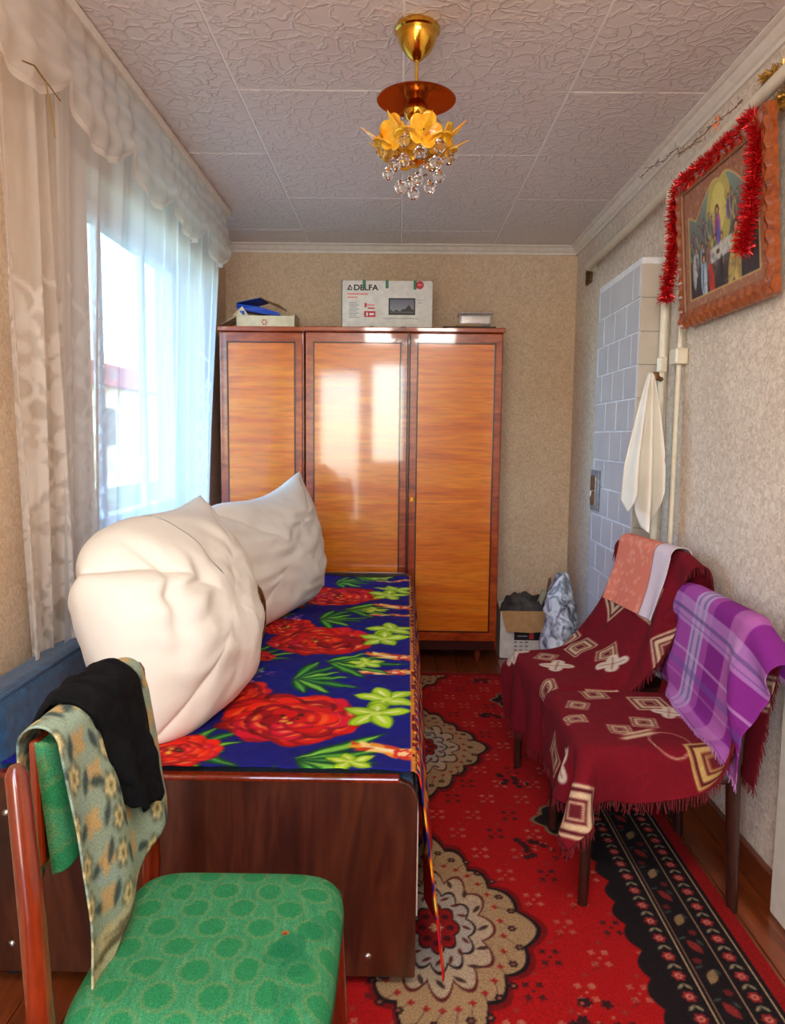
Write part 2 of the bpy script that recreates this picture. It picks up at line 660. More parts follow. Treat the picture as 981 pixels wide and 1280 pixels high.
# ------------------------------------------------------------------ 2D painting on point grids
def smooth_noise(ny, nx, cells, seed=0):
    rs = np.random.RandomState(seed)
    k = rs.rand(cells + 3, cells + 3)
    y = np.linspace(0, cells, ny)
    x = np.linspace(0, cells, nx)
    yi = y.astype(int)
    xi = x.astype(int)
    fy = y - yi
    fx = x - xi
    fy = fy * fy * (3 - 2 * fy)
    fx = fx * fx * (3 - 2 * fx)
    a = k[yi][:, xi]
    b = k[yi][:, xi + 1]
    c = k[yi + 1][:, xi]
    d = k[yi + 1][:, xi + 1]
    fx = fx[None]
    fy = fy[:, None]
    return (a * (1 - fx) + b * fx) * (1 - fy) + (c * (1 - fx) + d * fx) * fy


class Cv:
    """canvas over [x0,x1]x[y0,y1] metres, one colour per grid point"""

    def __init__(s, x0, x1, y0, y1, d, bg):
        s.nx = int(round((x1 - x0) / d)) + 1
        s.ny = int(round((y1 - y0) / d)) + 1
        s.x0, s.x1, s.y0, s.y1 = x0, x1, y0, y1
        s.xs = np.linspace(x0, x1, s.nx)
        s.ys = np.linspace(y0, y1, s.ny)
        s.d = d
        s.X, s.Y = np.meshgrid(s.xs, s.ys)
        s.C = np.ones((s.ny, s.nx, 3)) * np.array(bg, float)

    def win(s, cx, cy, r):
        i0 = max(0, int((cx - r - s.x0) / s.d) - 1)
        i1 = min(s.nx, int((cx + r - s.x0) / s.d) + 3)
        j0 = max(0, int((cy - r - s.y0) / s.d) - 1)
        j1 = min(s.ny, int((cy + r - s.y0) / s.d) + 3)
        return slice(j0, j1), slice(i0, i1)

    def put(s, w, m, col):
        m = np.clip(m, 0, 1)[..., None]
        s.C[w] = s.C[w] * (1 - m) + np.array(col, float) * m

    def loc(s, cx, cy, rx, ry, rot):
        w = s.win(cx, cy, max(rx, ry) * 1.5)
        x = s.X[w] - cx
        y = s.Y[w] - cy
        c, q = math.cos(rot), math.sin(rot)
        return w, (x * c + y * q) / rx, (-x * q + y * c) / ry

    def ell(s, cx, cy, rx, ry, rot, col, a=1, ring=0):
        w, x, y = s.loc(cx, cy, rx, ry, rot)
        if 0 in x.shape:
            return
        r = np.sqrt(x * x + y * y)
        k = min(rx, ry) / s.d
        m = np.clip((1 - r) * k + .5, 0, 1)
        if ring:
            m = m * np.clip((r - 1 + ring) * k + .5, 0, 1)
        s.put(w, m * a, col)

    def sq(s, cx, cy, rx, ry, rot, col, a=1, ring=0):
        w, x, y = s.loc(cx, cy, rx, ry, rot)
        if 0 in x.shape:
            return
        r = np.maximum(abs(x), abs(y))
        k = min(rx, ry) / s.d
        m = np.clip((1 - r) * k + .5, 0, 1)
        if ring:
            m = m * np.clip((r - 1 + ring) * k + .5, 0, 1)
        s.put(w, m * a, col)

    def flower(s, cx, cy, r, n, rot, col, depth=.3, a=1, ring=0, sharp=1, sx=1, sy=1):
        w, x, y = s.loc(cx, cy, r * sx, r * sy, 0)
        if 0 in x.shape:
            return
        th = np.arctan2(y, x) + rot
        rr = np.sqrt(x * x + y * y)
        lim = 1 - depth + depth * np.abs(np.cos(th * n / 2)) ** sharp
        k = r / s.d
        m = np.clip((lim - rr) * k + .5, 0, 1)
        if ring:
            m = m * np.clip((rr - lim + ring) * k + .5, 0, 1)
        s.put(w, m * a, col)

    def leaf(s, cx, cy, L, W, rot, col, a=1):
        w, x, y = s.loc(cx, cy, L, W, rot)
        if 0 in x.shape:
            return
        lim = np.clip(1 - x * x, 0, None)
        m = np.clip((lim - abs(y)) * W / s.d + .5, 0, 1) * (abs(x) < 1)
        s.put(w, m * a, col)

    def line(s, pts, wd, col, a=1):
        for (ax, ay), (bx, by) in zip(pts[:-1], pts[1:]):
            cx, cy = (ax + bx) / 2, (ay + by) / 2
            L = math.hypot(bx - ax, by - ay)
            w = s.win(cx, cy, L / 2 + wd)
            x = s.X[w] - ax
            y = s.Y[w] - ay
            if 0 in x.shape:
                continue
            t = np.clip((x * (bx - ax) + y * (by - ay)) / max(L * L, 1e-9), 0, 1)
            dd = np.hypot(x - t * (bx - ax), y - t * (by - ay))
            s.put(w, np.clip((wd / 2 - dd) / s.d + .5, 0, 1) * a, col)

    def lin(s):
        return lin(np.clip(s.C, 0, 255) / 255.)

    def sample(s, gx, gy, src=None):
        """bilinear sampling at points"""
        A = s.C if src is None else src
        fx = np.clip((gx - s.x0) / (s.x1 - s.x0) * (s.nx - 1), 0, s.nx - 1.001)
        fy = np.clip((gy - s.y0) / (s.y1 - s.y0) * (s.ny - 1), 0, s.ny - 1.001)
        i = fx.astype(int)
        j = fy.astype(int)
        fx = (fx - i)[..., None]
        fy = (fy - j)[..., None]
        return (A[j, i] * (1 - fx) + A[j, i + 1] * fx) * (1 - fy) + (A[j + 1, i] * (1 - fx) + A[j + 1, i + 1] * fx) * fy


def upsample(P, ny, nx):
    """cubic (Catmull-Rom) upsample of a point grid"""
    def ax(A, n):
        m = A.shape[0]
        t = np.linspace(0, m - 1, n)
        i = np.minimum(t.astype(int), m - 2)
        f = (t - i)[:, None, None]
        p0 = A[np.maximum(i - 1, 0)]
        p1 = A[i]
        p2 = A[i + 1]
        p3 = A[np.minimum(i + 2, m - 1)]
        return .5 * ((2 * p1) + (-p0 + p2) * f + (2 * p0 - 5 * p1 + 4 * p2 - p3) * f ** 2 + (-p0 + 3 * p1 - 3 * p2 + p3) * f ** 3)
    A = ax(P, ny)
    A = ax(A.transpose(1, 0, 2), nx).transpose(1, 0, 2)
    return A


def normals(P):
    du = np.gradient(P, axis=1)
    dv = np.gradient(P, axis=0)
    n = np.cross(du, dv)
    return n / (np.linalg.norm(n, axis=2, keepdims=True) + 1e-12)


# ------------------------------------------------------------------ cloth (position based, on a grid)
def cloth(P, d, boxes, steps=160, iters=10, pins=None, fric=.6, under=None, wallx=.985, bend=.25, thick=.006, gtime=.0009):
    P = P.copy()
    V = np.zeros_like(P)
    ny, nx = P.shape[:2]
    W = np.ones((ny, nx, 1))
    if pins is not None:
        W[pins] = 0
    P0 = P.copy()
    cons = []
    sl = slice
    for par in (0, 1):
        cons.append(((sl(None), sl(par, nx - 1, 2)), (sl(None), sl(par + 1, nx, 2)), d, 1.0))
        cons.append(((sl(par, ny - 1, 2), sl(None)), (sl(par + 1, ny, 2), sl(None)), d, 1.0))
        for q in (0, 1):
            cons.append(((sl(par, ny - 1, 2), sl(q, nx - 1, 2)), (sl(par + 1, ny, 2), sl(q + 1, nx, 2)), d * 1.41421, .5))
            cons.append(((sl(par, ny - 1, 2), sl(q + 1, nx, 2)), (sl(par + 1, ny, 2), sl(q, nx - 1, 2)), d * 1.41421, .5))
    for k in range(4):
        if k < 4:
            cons.append(((sl(None), sl(k, nx - 2, 4)), (sl(None), sl(k + 2, nx, 4)), 2 * d, bend))
            cons.append(((sl(k, ny - 2, 4), sl(None)), (sl(k + 2, ny, 4), sl(None)), 2 * d, bend))
    rs = np.random.RandomState(3)
    P += (rs.rand(*P.shape) - .5) * .002 * W
    for st in range(steps):
        V[..., 2] -= gtime
        V *= .97
        Q = P + V * W
        for it in range(iters):
            for (a, b, L, k) in cons:
                A = Q[a]
                B = Q[b]
                m0 = min(A.shape[0], B.shape[0])
                m1 = min(A.shape[1], B.shape[1])
                A = A[:m0, :m1]
                B = B[:m0, :m1]
                wa = W[a][:m0, :m1]
                wb = W[b][:m0, :m1]
                D = B - A
                n = np.sqrt((D * D).sum(2, keepdims=True)) + 1e-9
                c = (n - L) / n * k / (wa + wb + 1e-9)
                if k < 1 and L > 1.9 * d:      # bending: only resist folding
                    c = np.minimum(c, 0)
                A += D * c * wa
                B -= D * c * wb
            con = np.zeros((ny, nx), bool)
            for (c0, Rm, h, rad) in boxes:
                loc = (Q - c0) @ Rm
                q = np.abs(loc) - h
                qp = np.maximum(q, 0)
                od = np.sqrt((qp * qp).sum(2))
                im = q.max(2)
                sd = np.where(im > 0, od, im) - rad - thick
                hit = sd < 0
                if hit.any():
                    g = np.where((im > 0)[..., None], qp / (od[..., None] + 1e-9), (q >= im[..., None] - 1e-9).astype(float)) * np.sign(loc)
                    g = g / (np.linalg.norm(g, axis=2, keepdims=True) + 1e-9)
                    Q -= (g @ Rm.T) * (sd * hit)[..., None] * W
                    con |= hit
            if wallx is not None:
                over = Q[..., 0] > wallx
                Q[..., 0] = np.where(over & (W[..., 0] > 0), wallx, Q[..., 0])
            if under is not None and it == iters - 1 and st % 2 == 0:
                UP, UN = under
                F = Q.reshape(-1, 3)
                d2 = (F * F).sum(1)[:, None] + (UP * UP).sum(1)[None] - 2 * F @ UP.T
                j = d2.argmin(1)
                dn = ((F - UP[j]) * UN[j]).sum(1)
                near = d2[np.arange(len(F)), j] < .05 ** 2
                pen = np.where(near & (dn < .009), .009 - dn, 0)
                pen = np.minimum(pen, .02)
                F = F + UN[j] * pen[:, None] * W.reshape(-1, 1)
                Q = F.reshape(ny, nx, 3)
                con |= (pen > 0).reshape(ny, nx)
            Q[..., 2] = np.maximum(Q[..., 2], .012)
        V = (Q - P) * W
        V[con] *= (1 - fric)
        n = np.sqrt((V * V).sum(2, keepdims=True))
        V *= np.minimum(1, .02 / (n + 1e-9))
        P = Q
    return P


def rotz(a):
    return np.array([[math.cos(a), -math.sin(a), 0], [math.sin(a), math.cos(a), 0], [0, 0, 1.]])


def fringe(name, P, edge, parent, m, L=.03, n=160, wd=.0025, seed=1):
    """strands hanging from one edge of a cloth; edge: (M,3) points"""
    rs = np.random.RandomState(seed)
    g = G()
    m_ = len(edge)
    for i in range(n):
        t = (i + rs.rand() * .8) / n * (m_ - 1.001)
        k = int(t)
        q = edge[k] * (1 - t + k) + edge[k + 1] * (t - k)
        l = L * (.7 + .5 * rs.rand())
        dx, dy = (rs.rand(2) - .5) * L * .5
        mid = q + np.array([dx * .5, dy * .5, -l * .5])
        e = q + np.array([dx, dy, -l])
        g.tube([q, mid, e], [wd / 2, wd / 2, wd / 3], 3, True)
    o = obj(name, g, m, parent)
    o['kind'] = 'stuff'
    return o

# ================================================================== THE ROOM
XR, XL, YB, YF, ZC = 1.0, -1.0, 4.28, -1.2, 2.30
# floor and its boards
fl = struct(obj('floor', G().box((XL - .25, YF - .1, -.12), (XR + .12, YB + .1, -.02)), M['skirting']))
y0 = YF
k = 0
x = XL - .02
while x < XR + .01:
    x1 = min(x + .112, XR + .02)
    b = obj('floor_board', G().box((x + .001, YF, -.02), (x1 - .001, YB, 0.0)), M['floor'], fl, bevel=.0015, seg=1)
    x += .112
# walls
wr = struct(obj('wall_right', G().box((XR, YF - .1, -.02), (XR + .12, YB + .12, ZC + .05)), M['wallpaper_r']))
wbk = struct(obj('wall_back', G().box((XL - .25, YB, -.02), (XR, YB + .12, ZC + .05)), M['wallpaper']))
WY0, WY1, WZ0, WZ1 = 2.40, 3.80, .84, 2.07
g = G()
g.box((XL - .25, YF - .1, -.02), (XL, WY0, ZC + .05))
g.box((XL - .25, WY1, -.02), (XL, YB, ZC + .05))
g.box((XL - .25, WY0, -.02), (XL, WY1, WZ0))
g.box((XL - .25, WY0, WZ1), (XL, WY1, ZC + .05))
struct(obj('wall_left', g, M['wallpaper']))
g = G()
RX0, RX1, RZ0, RZ1 = -.38, .10, .88, 2.12
g.box((XL, YF - .1, 2.0), (-.96, YF, ZC + .05)).box((XL, YF - .1, -.02), (-.96, YF, 2.0))
g.box((-.96, YF - .1, 2.0), (-.48, YF, ZC + .05)).box((-.48, YF - .1, -.02), (RX0, YF, ZC + .05))  # gap under the lintel cut to hold the added fill light
g.box((RX1, YF - .1, -.02), (XR, YF, ZC + .05))
g.box((RX0, YF - .1, -.02), (RX1, YF, RZ0))
g.box((RX0, YF - .1, RZ1), (RX1, YF, ZC + .05))
struct(obj('wall_rear', g, M['wallpaper']))
# rear window frame
g = G()
for (a, b) in (((RX0, YF - .08, RZ0), (RX1, YF - .03, RZ0 + .05)), ((RX0, YF - .08, RZ1 - .05), (RX1, YF - .03, RZ1)),
               ((RX0, YF - .08, RZ0), (RX0 + .05, YF - .03, RZ1)), ((RX1 - .05, YF - .08, RZ0), (RX1, YF - .03, RZ1)),
               ((RX0, YF - .08, RZ0), (RX0 + .05, YF - .03, RZ1))):
    g.box(a, b)
struct(obj('window_2', g, M['plastic_white']))
# ceiling with its foam tiles
ce = struct(obj('ceiling', G().box((XL - .25, YF - .1, ZC - .0042), (XR + .12, YB + .12, ZC + .1)), simple('white_joint_filler', (250, 244, 238), .6)))
T = .52
for i in range(-2, 2):
    for j in range(-7, 4):
        a = max(i * T, XL)
        b = min((i + 1) * T, XR)
        c = 2.42 + j * T
        d = min(c + T, YB)
        if d < YF:
            continue
        c = max(c, YF)
        lo = (a + .003, c + .003, ZC - .006 - .0012 * ((i * 3 + j * 5) % 2))
        obj('ceiling_tile', G().box(lo, (b - .003, d - .003, ZC - .001)), M['foam'], ce, bevel=.002, seg=2)
# cornices: profile swept
prof = [(0, 0), (.052, 0), (.052, -.006), (.044, -.010), (.036, -.012), (.030, -.020), (.020, -.030), (.012, -.034), (.010, -.046), (0, -.046)]


def cornice(name, p0, p1, inward):
    n = Vector(inward)
    g = G()
    vs = [Vector(p0) + n * a + Vector((0, 0, b)) for a, b in prof] + [Vector(p1) + n * a + Vector((0, 0, b)) for a, b in prof]
    k = len(prof)
    fs = [(i, (i + 1) % k, k + (i + 1) % k, k + i) for i in range(k)] + [tuple(range(k)), tuple(range(k, 2 * k))[::-1]]
    g.add(vs, fs)
    return struct(obj(name, g, M['cornice']))


zc = ZC - .0075
cornice('trim_1', (XR, YF, zc), (XR, YB, zc), (-1, 0, 0))
cornice('trim_2', (XL, YB, zc), (XR, YB, zc), (0, -1, 0))
cornice('trim_3', (XL, YF, zc), (XL, YB, zc), (1, 0, 0))
struct(obj('baseboard_right', G().box((XR - .022, 1.80, 0), (XR, YB - .02, .085)), M['skirting'], bevel=.004))
struct(obj('baseboard_back', G().box((XL, YB - .02, 0), (XR, YB, .085)), M['skirting'], bevel=.004))
struct(obj('baseboard_left', G().box((XL, YF, 0), (XL + .02, YB - .02, .085)), M['skirting'], bevel=.004))
# door in the right wall: its white casing just enters the frame
dr = struct(obj('door_1', G().box((XR - .006, .92, .01), (XR + .0, 1.70, 2.0)), M['whitepaint']))
obj('door_casing', G().box((XR - .03, 1.69, 0), (XR, 1.79, 2.08)), M['whitepaint'], dr, bevel=.008, seg=3)
obj('door_casing', G().box((XR - .03, .83, 0), (XR, .93, 2.08)), M['whitepaint'], dr, bevel=.008, seg=3)

# window in the left wall
wx = XL - .17
g = G()
def bar(g, y0, y1, z0, z1, x0=wx - .03, x1=wx + .03):
    g.box((x0, y0, z0), (x1, y1, z1))
win = struct(obj('window_1', G().box((wx - .04, WY0, WZ0 - .001), (wx + .04, WY1, WZ0 + .05)), M['plastic_white'], bevel=.006))
bar(g, WY0, WY1, WZ1 - .06, WZ1)
bar(g, WY0, WY0 + .06, WZ0, WZ1)
bar(g, WY1 - .06, WY1, WZ0, WZ1)
bar(g, 2.86, 2.90, WZ0, WZ1, wx - .015, wx + .015)
bar(g, 3.35, 3.39, WZ0, WZ1, wx - .015, wx + .015)
obj('window_frame', g, M['plastic_white'], win, bevel=.006)
for (a, b) in ((WY0 + .06, 2.84), (2.92, 3.34), (3.40, WY1 - .06)):
    obj('pane', G().box((wx - .004, a, WZ0 + .05), (wx + .004, b, WZ1 - .06)), M['pane'], win)
obj('window_sill', G().box((wx + .03, WY0 - .02, WZ0 - .03), (XL + .045, WY1 + .02, WZ0 + .004)), M['plastic_white'], win, bevel=.006)

# outside: ground and a cream neighbour house with a red roof
gr = struct(obj('ground', G().box((-60, -40, -.9), (-1.5, 60, -.8)), M['ground']))
h = thing('neighbour_house', 'cream house with low red roof seen through the tulle curtain and window', 'house', (-14, 26, -.8))
obj('wall', G().box((-17, 17, -.8), (-11, 40, 3.0)), M['outwall'], h)
g = G()
g.plate([(-17.5, 16.5, 3.0), (-10.5, 16.5, 3.0), (-14, 16.5, 4.6)], (0, 24, 0))
obj('roof', g, M['outroof'], h)
for yy in (19, 23, 27):
    obj('window', G().box((-11.05, yy, .8), (-10.95, yy + 1.4, 2.2)), M['black'], h)

# ================================================================== STOVE (tiled), against the right wall
SX, SY0, SY1, SZ = .885, 2.78, 3.36, 1.885
st = thing('tiled_stove', 'tall white tiled heating stove with blue-grey glazed tiles beside the pipes', 'stove', (.94, 3.07, 0))
obj('stove_core', G().box((SX + .004, SY0 + .004, 0), (XR - .0005, SY1, SZ - .004)), M['stove_body'], st)
RH = .1225
r_ = 0
z = 0.02
while z < SZ - .03:
    z1 = min(z + RH, SZ)
    off = (.0 if r_ % 2 else -.075)
    y = SY0 + off
    while y < SY1 - .005:
        a = max(y, SY0)
        b = min(y + .155, SY1)
        if b - a > .02:
            dx = .0015 * ((r_ * 7 + int(y * 100)) % 3)
            obj('tile', G().box((SX - dx, a + .0035, z + .0035), (SX + .01, b - .0035, z1 - .0035)), M['stove_tile'], st, bevel=.002, seg=1)
        y += .155
    obj('tile', G().box((SX + .003, SY0 - .004, z + .001), (XR - .001, SY0 + .01, z1 - .001)), M['stove_side'], st, bevel=.002, seg=1)
    z += RH
    r_ += 1
g = G().box((SX - .012, 3.215, .895), (SX - .0005, 3.335, 1.075))
sd = obj('soot_door', g, M['pilaster'], st, bevel=.004)
g = G().box((SX - .018, 3.235, .92), (SX - .012, 3.315, 1.05))
g.tube([(SX - .02, 3.24, .985), (SX - .034, 3.24, .985), (SX - .034, 3.24, .96)], .004, 6)
obj('latch', g, M['steel'], sd, bevel=.002)

# small grille at the top of the wall
gv = thing('vent_grille', 'small rusty vent grille high on the right wall under the pipe end', 'vent', (.995, 3.98, 2.03))
obj('frame', G().box((.988, 3.93, 2.03), (.9995, 4.03, 2.105)), M['rust'], gv, bevel=.002)
for k in range(5):
    obj('slat', G().box((.984, 3.94, 2.037 + k * .0135), (.9885, 4.02, 2.044 + k * .0135)), M['tassel_dark'], gv)

# ================================================================== PIPES
pp = thing('heating_pipes', 'cream painted heating pipes running under the cornice and down beside the stove', 'pipe', (.95, 2.70, .3))
obj('horizontal_pipe', G().tube([(.998, 3.86, 2.085), (.965, 3.855, 2.085), (.95, 3.82, 2.085), (.95, 2.7, 2.10), (.95, 1.2, 2.145), (.95, -.9, 2.19)], .0185, 14), M['pipe'], pp, True)
obj('vertical_pipe', G().tube([(.95, 2.70, 2.10), (.95, 2.70, 1.5)], .0145, 12), M['pipe'], pp, True)
obj('vertical_pipe', G().tube([(.95, 2.70, 1.46), (.948, 2.70, .9), (.945, 2.70, .25)], .0125, 12), M['pipe'], pp, True)
obj('thin_pipe', G().tube([(.985, 2.62, 2.08), (.98, 2.62, 1.5), (.972, 2.60, .9), (.97, 2.60, .25)], .009, 10), M['pipe'], pp, True)
obj('coupling', G().lathe([(.0165, 0), (.02, .004), (.02, .05), (.0165, .054)], (.95, 2.70, 1.455), 6), M['pipe'], pp)
obj('bracket', G().box((.955, 2.585, 1.475), (.999, 2.65, 1.53)), M['pipe'], pp, bevel=.006)
g = G().tube([(.95, 2.70, 1.43), (.925, 2.66, 1.43), (.905, 2.63, 1.435)], .009, 8)
g.lathe([(0, -.014), (.013, -.012), (.014, 0), (.012, .012), (0, .014)], (.90, 2.62, 1.436), 10)
obj('valve', g, M['rust'], pp, True, label='rusty brass valve stub')

# white towel on the valve
tn, tm = 70, 60
s_ = np.linspace(0, 1, tn)[None, :]
t_ = np.linspace(0, 1, tm)[:, None]
bot = np.interp(s_, [0, .12, .30, .5, .66, .85, 1], [.44, .50, .40, .53, .56, .53, .42])
tt = t_ * np.ones_like(s_)
ss = s_ * np.ones_like(t_)
wdt = .012 + .115 * np.minimum(1, tt * 1.35) ** .75
Xp = .868 - .018 * tt + (ss - .5) * wdt * 1.0 + .015
fold = np.sin(ss * 2 * PI * 2.6 + .6 + tt * .5) * (.006 + .032 * tt) + np.sin(ss * 17 + 2) * .008 * tt
Yp = 2.615 + fold - .02 * tt
Zp = 1.445 - tt * bot + .012 * np.sin(ss * 9) * tt
Xp = np.minimum(Xp, .93)
o = gridobj('white_towel', np.stack([Xp, Yp, Zp], 2), simple('old_white_linen', (232, 224, 210), .9, c2=(242, 236, 224), scale=8, bs=.15), thick=.003)
tag(o, 'thin off-white towel hanging from the rusty valve in front of the stove', 'towel')

# ================================================================== ICON PICTURE on the right wall
# lies in a plane leaning forward at the top
PY0, PY1, PZ0, PZ1 = 1.935, 2.565, 1.592, 2.060
def PW(y, z, dpt=0):
    t = (z - PZ0) / (PZ1 - PZ0)
    return (.975 - .04 * t - dpt, y, z)
ic = thing('religious_picture', 'printed icon of robed figures at a table in a carved orange wooden frame', 'picture', (.975, 2.25, PZ0))
FW = .045
def frame_bar(a, b, n, side):
    """carved bar from a to b in (y,z); scalloped on its outer side"""
    g = G()
    (ya, za), (yb, zb) = a, b
    L = math.hypot(yb - ya, zb - za)
    ty, tz = (yb - ya) / L, (zb - za) / L
    oy, oz = side
    m = n * 6
    secs = []
    for i in range(m + 1):
        t = i / m
        w = FW + .006 * abs(math.sin(PI * n * t))
        hgt = .024 + .003 * math.sin(2 * PI * n * t + .8)
        cy, cz = ya + ty * L * t, za + tz * L * t
        secs.append([PW(cy + oy * w, cz + oz * w, 0), PW(cy + oy * w, cz + oz * w, hgt * .6), PW(cy + oy * w * .6, cz + oz * w * .6, hgt),
                     PW(cy + oy * w * .25, cz + oz * w * .25, hgt * .75), PW(cy, cz, .018), PW(cy, cz, 0)])
    vs = [q for s in secs for q in s]
    fs = []
    for i in range(m):
        for k in range(6):
            k2 = (k + 1) % 6
            fs.append((i * 6 + k, i * 6 + k2, (i + 1) * 6 + k2, (i + 1) * 6 + k))
    fs.append(tuple(range(6)))
    fs.append(tuple(m * 6 + k for k in range(6))[::-1])
    g.add(vs, fs)
    return g
a0, a1, b0, b1 = PY0 + FW, PY1 - FW, PZ0 + FW, PZ1 - FW
for nm, A, B, n, sd_ in (('frame_bar', (a0 - FW, b0), (a1 + FW, b0), 14, (0, -1)), ('frame_bar', (a0 - FW, b1), (a1 + FW, b1), 14, (0, 1)),
                         ('frame_bar', (a0, b0 - FW), (a0, b1 + FW), 10, (-1, 0)), ('frame_bar', (a1, b0 - FW), (a1, b1 + FW), 10, (1, 0))):
    obj(nm, frame_bar(A, B, n, sd_), M['frame_wood'], ic, False)
obj('backing', G().add([PW(a0 - .02, b0 - .02, -.0), PW(a1 + .02, b0 - .02, -.0), PW(a1 + .02, b1 + .02, -.0), PW(a0 - .02, b1 + .02, -.0),
                        PW(a0 - .02, b0 - .02, .008), PW(a1 + .02, b0 - .02, .008), PW(a1 + .02, b1 + .02, .008), PW(a0 - .02, b1 + .02, .008)],
                       [(0, 1, 2, 3), (7, 6, 5, 4), (0, 4, 5, 1), (1, 5, 6, 2), (2, 6, 7, 3), (3, 7, 4, 0)]), M['darkwood'], ic)
# the print; u runs left->right as seen (far to near = Y decreasing)
pw_, ph_ = a1 - a0, b1 - b0
cv = Cv(0, pw_, 0, ph_, .0022, (164, 112, 88))
rs = np.random.RandomState(5)
for k in range(420):                       # ornate rust-coloured border
    cv.ell(rs.rand() * pw_, rs.rand() * ph_, .004 + rs.rand() * .004, .003, rs.rand() * 3, [(196, 150, 120), (130, 76, 60), (206, 166, 136)][k % 3], .8)
# arched field
U, Vv = cv.X, cv.Y
bx = .04
arch = np.minimum(ph_ - .05 - .06 * np.abs(2 * (U - pw_ / 2) / pw_) ** 1.5, ph_)
lobes = ph_ - .115 + .075 * np.maximum(np.exp(-((U - pw_ * .5) / .10) ** 2), .0) + .03 * np.abs(np.sin((U - pw_ * .5) * 18))
inside = (U > bx) & (U < pw_ - bx) & (Vv > .035) & (Vv < lobes)
edge = (U > bx - .005) & (U < pw_ - bx + .005) & (Vv > .03) & (Vv < lobes + .006) & ~inside
cv.C[edge] = (214, 182, 120)
cv.C[inside] = (58, 66, 62)
msk = inside.copy()
keep = cv.C.copy()
grad = np.clip(Vv / ph_, 0, 1)[..., None]
cv.C[inside] = ((1 - grad) * np.array((46, 36, 44)) + grad * np.array((150, 172, 160)))[inside]
cv.ell(pw_ * .48, ph_ * .66, .085, .12, 0, (196, 180, 96), .9)
cv.ell(pw_ * .48, ph_ * .70, .05, .07, 0, (220, 206, 120), .9)
def fig(x, y, h, robe, robe2, hair=(60, 40, 28)):
    cv.ell(x, y - h * .35, h * .20, h * .48, 0, robe)
    cv.ell(x + h * .06, y - h * .45, h * .10, h * .40, .2, robe2)
    cv.ell(x - h * .05, y - h * .30, h * .04, h * .34, -.1, tuple(int(q * .6) for q in robe))
    cv.ell(x, y + h * .15, h * .115, h * .135, 0, hair)
    cv.ell(x, y + h * .13, h * .075, h * .095, 0, (206, 160, 122))
for i in range(9):
    fig(pw_ * (.10 + .036 * i), ph_ * (.53 + .05 * (i % 2) + .012 * i), .062, [(150, 150, 110), (110, 104, 140), (170, 150, 116), (120, 150, 160)][i % 4], (96, 104, 110))
for i in range(9):
    fig(pw_ * (.60 + .036 * i), ph_ * (.70 + .045 * (i % 2) - .018 * i), .066, [(140, 110, 164), (170, 170, 166), (206, 184, 112), (120, 144, 134), (160, 104, 90)][i % 5], (104, 92, 100))
fig(pw_ * .46, ph_ * .64, .115, (176, 96, 150), (96, 100, 196))
for i in range(5):
    fig(pw_ * (.17 + .085 * i), ph_ * (.44 + .012 * (i % 2)), .085, [(196, 196, 190), (150, 176, 200), (180, 110, 90), (110, 130, 120), (200, 176, 120)][i], (120, 110, 120))
cv.sq(pw_ * .50, ph_ * .37, .075, .022, .08, (204, 202, 196))
cv.ell(pw_ * .46, ph_ * .37, .012, .007, 0, (96, 66, 46))
fig(pw_ * .27, ph_ * .33, .12, (156, 186, 210), (196, 206, 214))
fig(pw_ * .68, ph_ * .42, .155, (214, 186, 112), (186, 160, 96))
cv.ell(pw_ * .37, ph_ * .17, .020, .055, .15, (196, 60, 50))
cv.ell(pw_ * .62, ph_ * .19, .02, .06, -.2, (196, 170, 96))
cv.ell(pw_ * .14, ph_ * .30, .014, .055, 0, (186, 190, 194))
cv.ell(pw_ * .50, ph_ * .24, .009, .035, 0, (46, 36, 40))
for k in range(260):
    cv.ell(rs.rand() * pw_, rs.rand() * ph_ * .8, .006 + rs.rand() * .012, .003, rs.rand() * 3, [(60, 50, 56), (150, 140, 110), (90, 90, 110), (120, 60, 56)][k % 4], .35)
out_ = ~msk
cv.C[out_] = keep[out_]
for _ in range(2):
    K = cv.C.copy()
    cv.C[1:-1, 1:-1] = (K[1:-1, 1:-1] * 2 + K[:-2, 1:-1] + K[2:, 1:-1] + K[1:-1, :-2] + K[1:-1, 2:]) / 6

Yg = a1 - cv.X
Zg = b0 + cv.Y
tq = (Zg - PZ0) / (PZ1 - PZ0)
P = np.stack([.975 - .04 * tq - .0095, Yg, Zg], 2)
gridobj('icon_print', P, M['print'], ic, cv.lin(), thick=.001)
# pale inner fillet round the print
for (A, B) in (((a0, b0), (a1, b0)), ((a0, b1), (a1, b1)), ((a0, b0), (a0, b1)), ((a1, b0), (a1, b1))):
    obj('fillet', G().tube([PW(A[0], A[1], .014), PW(B[0], B[1], .014)], .004, 6), M['tan_print'], ic)


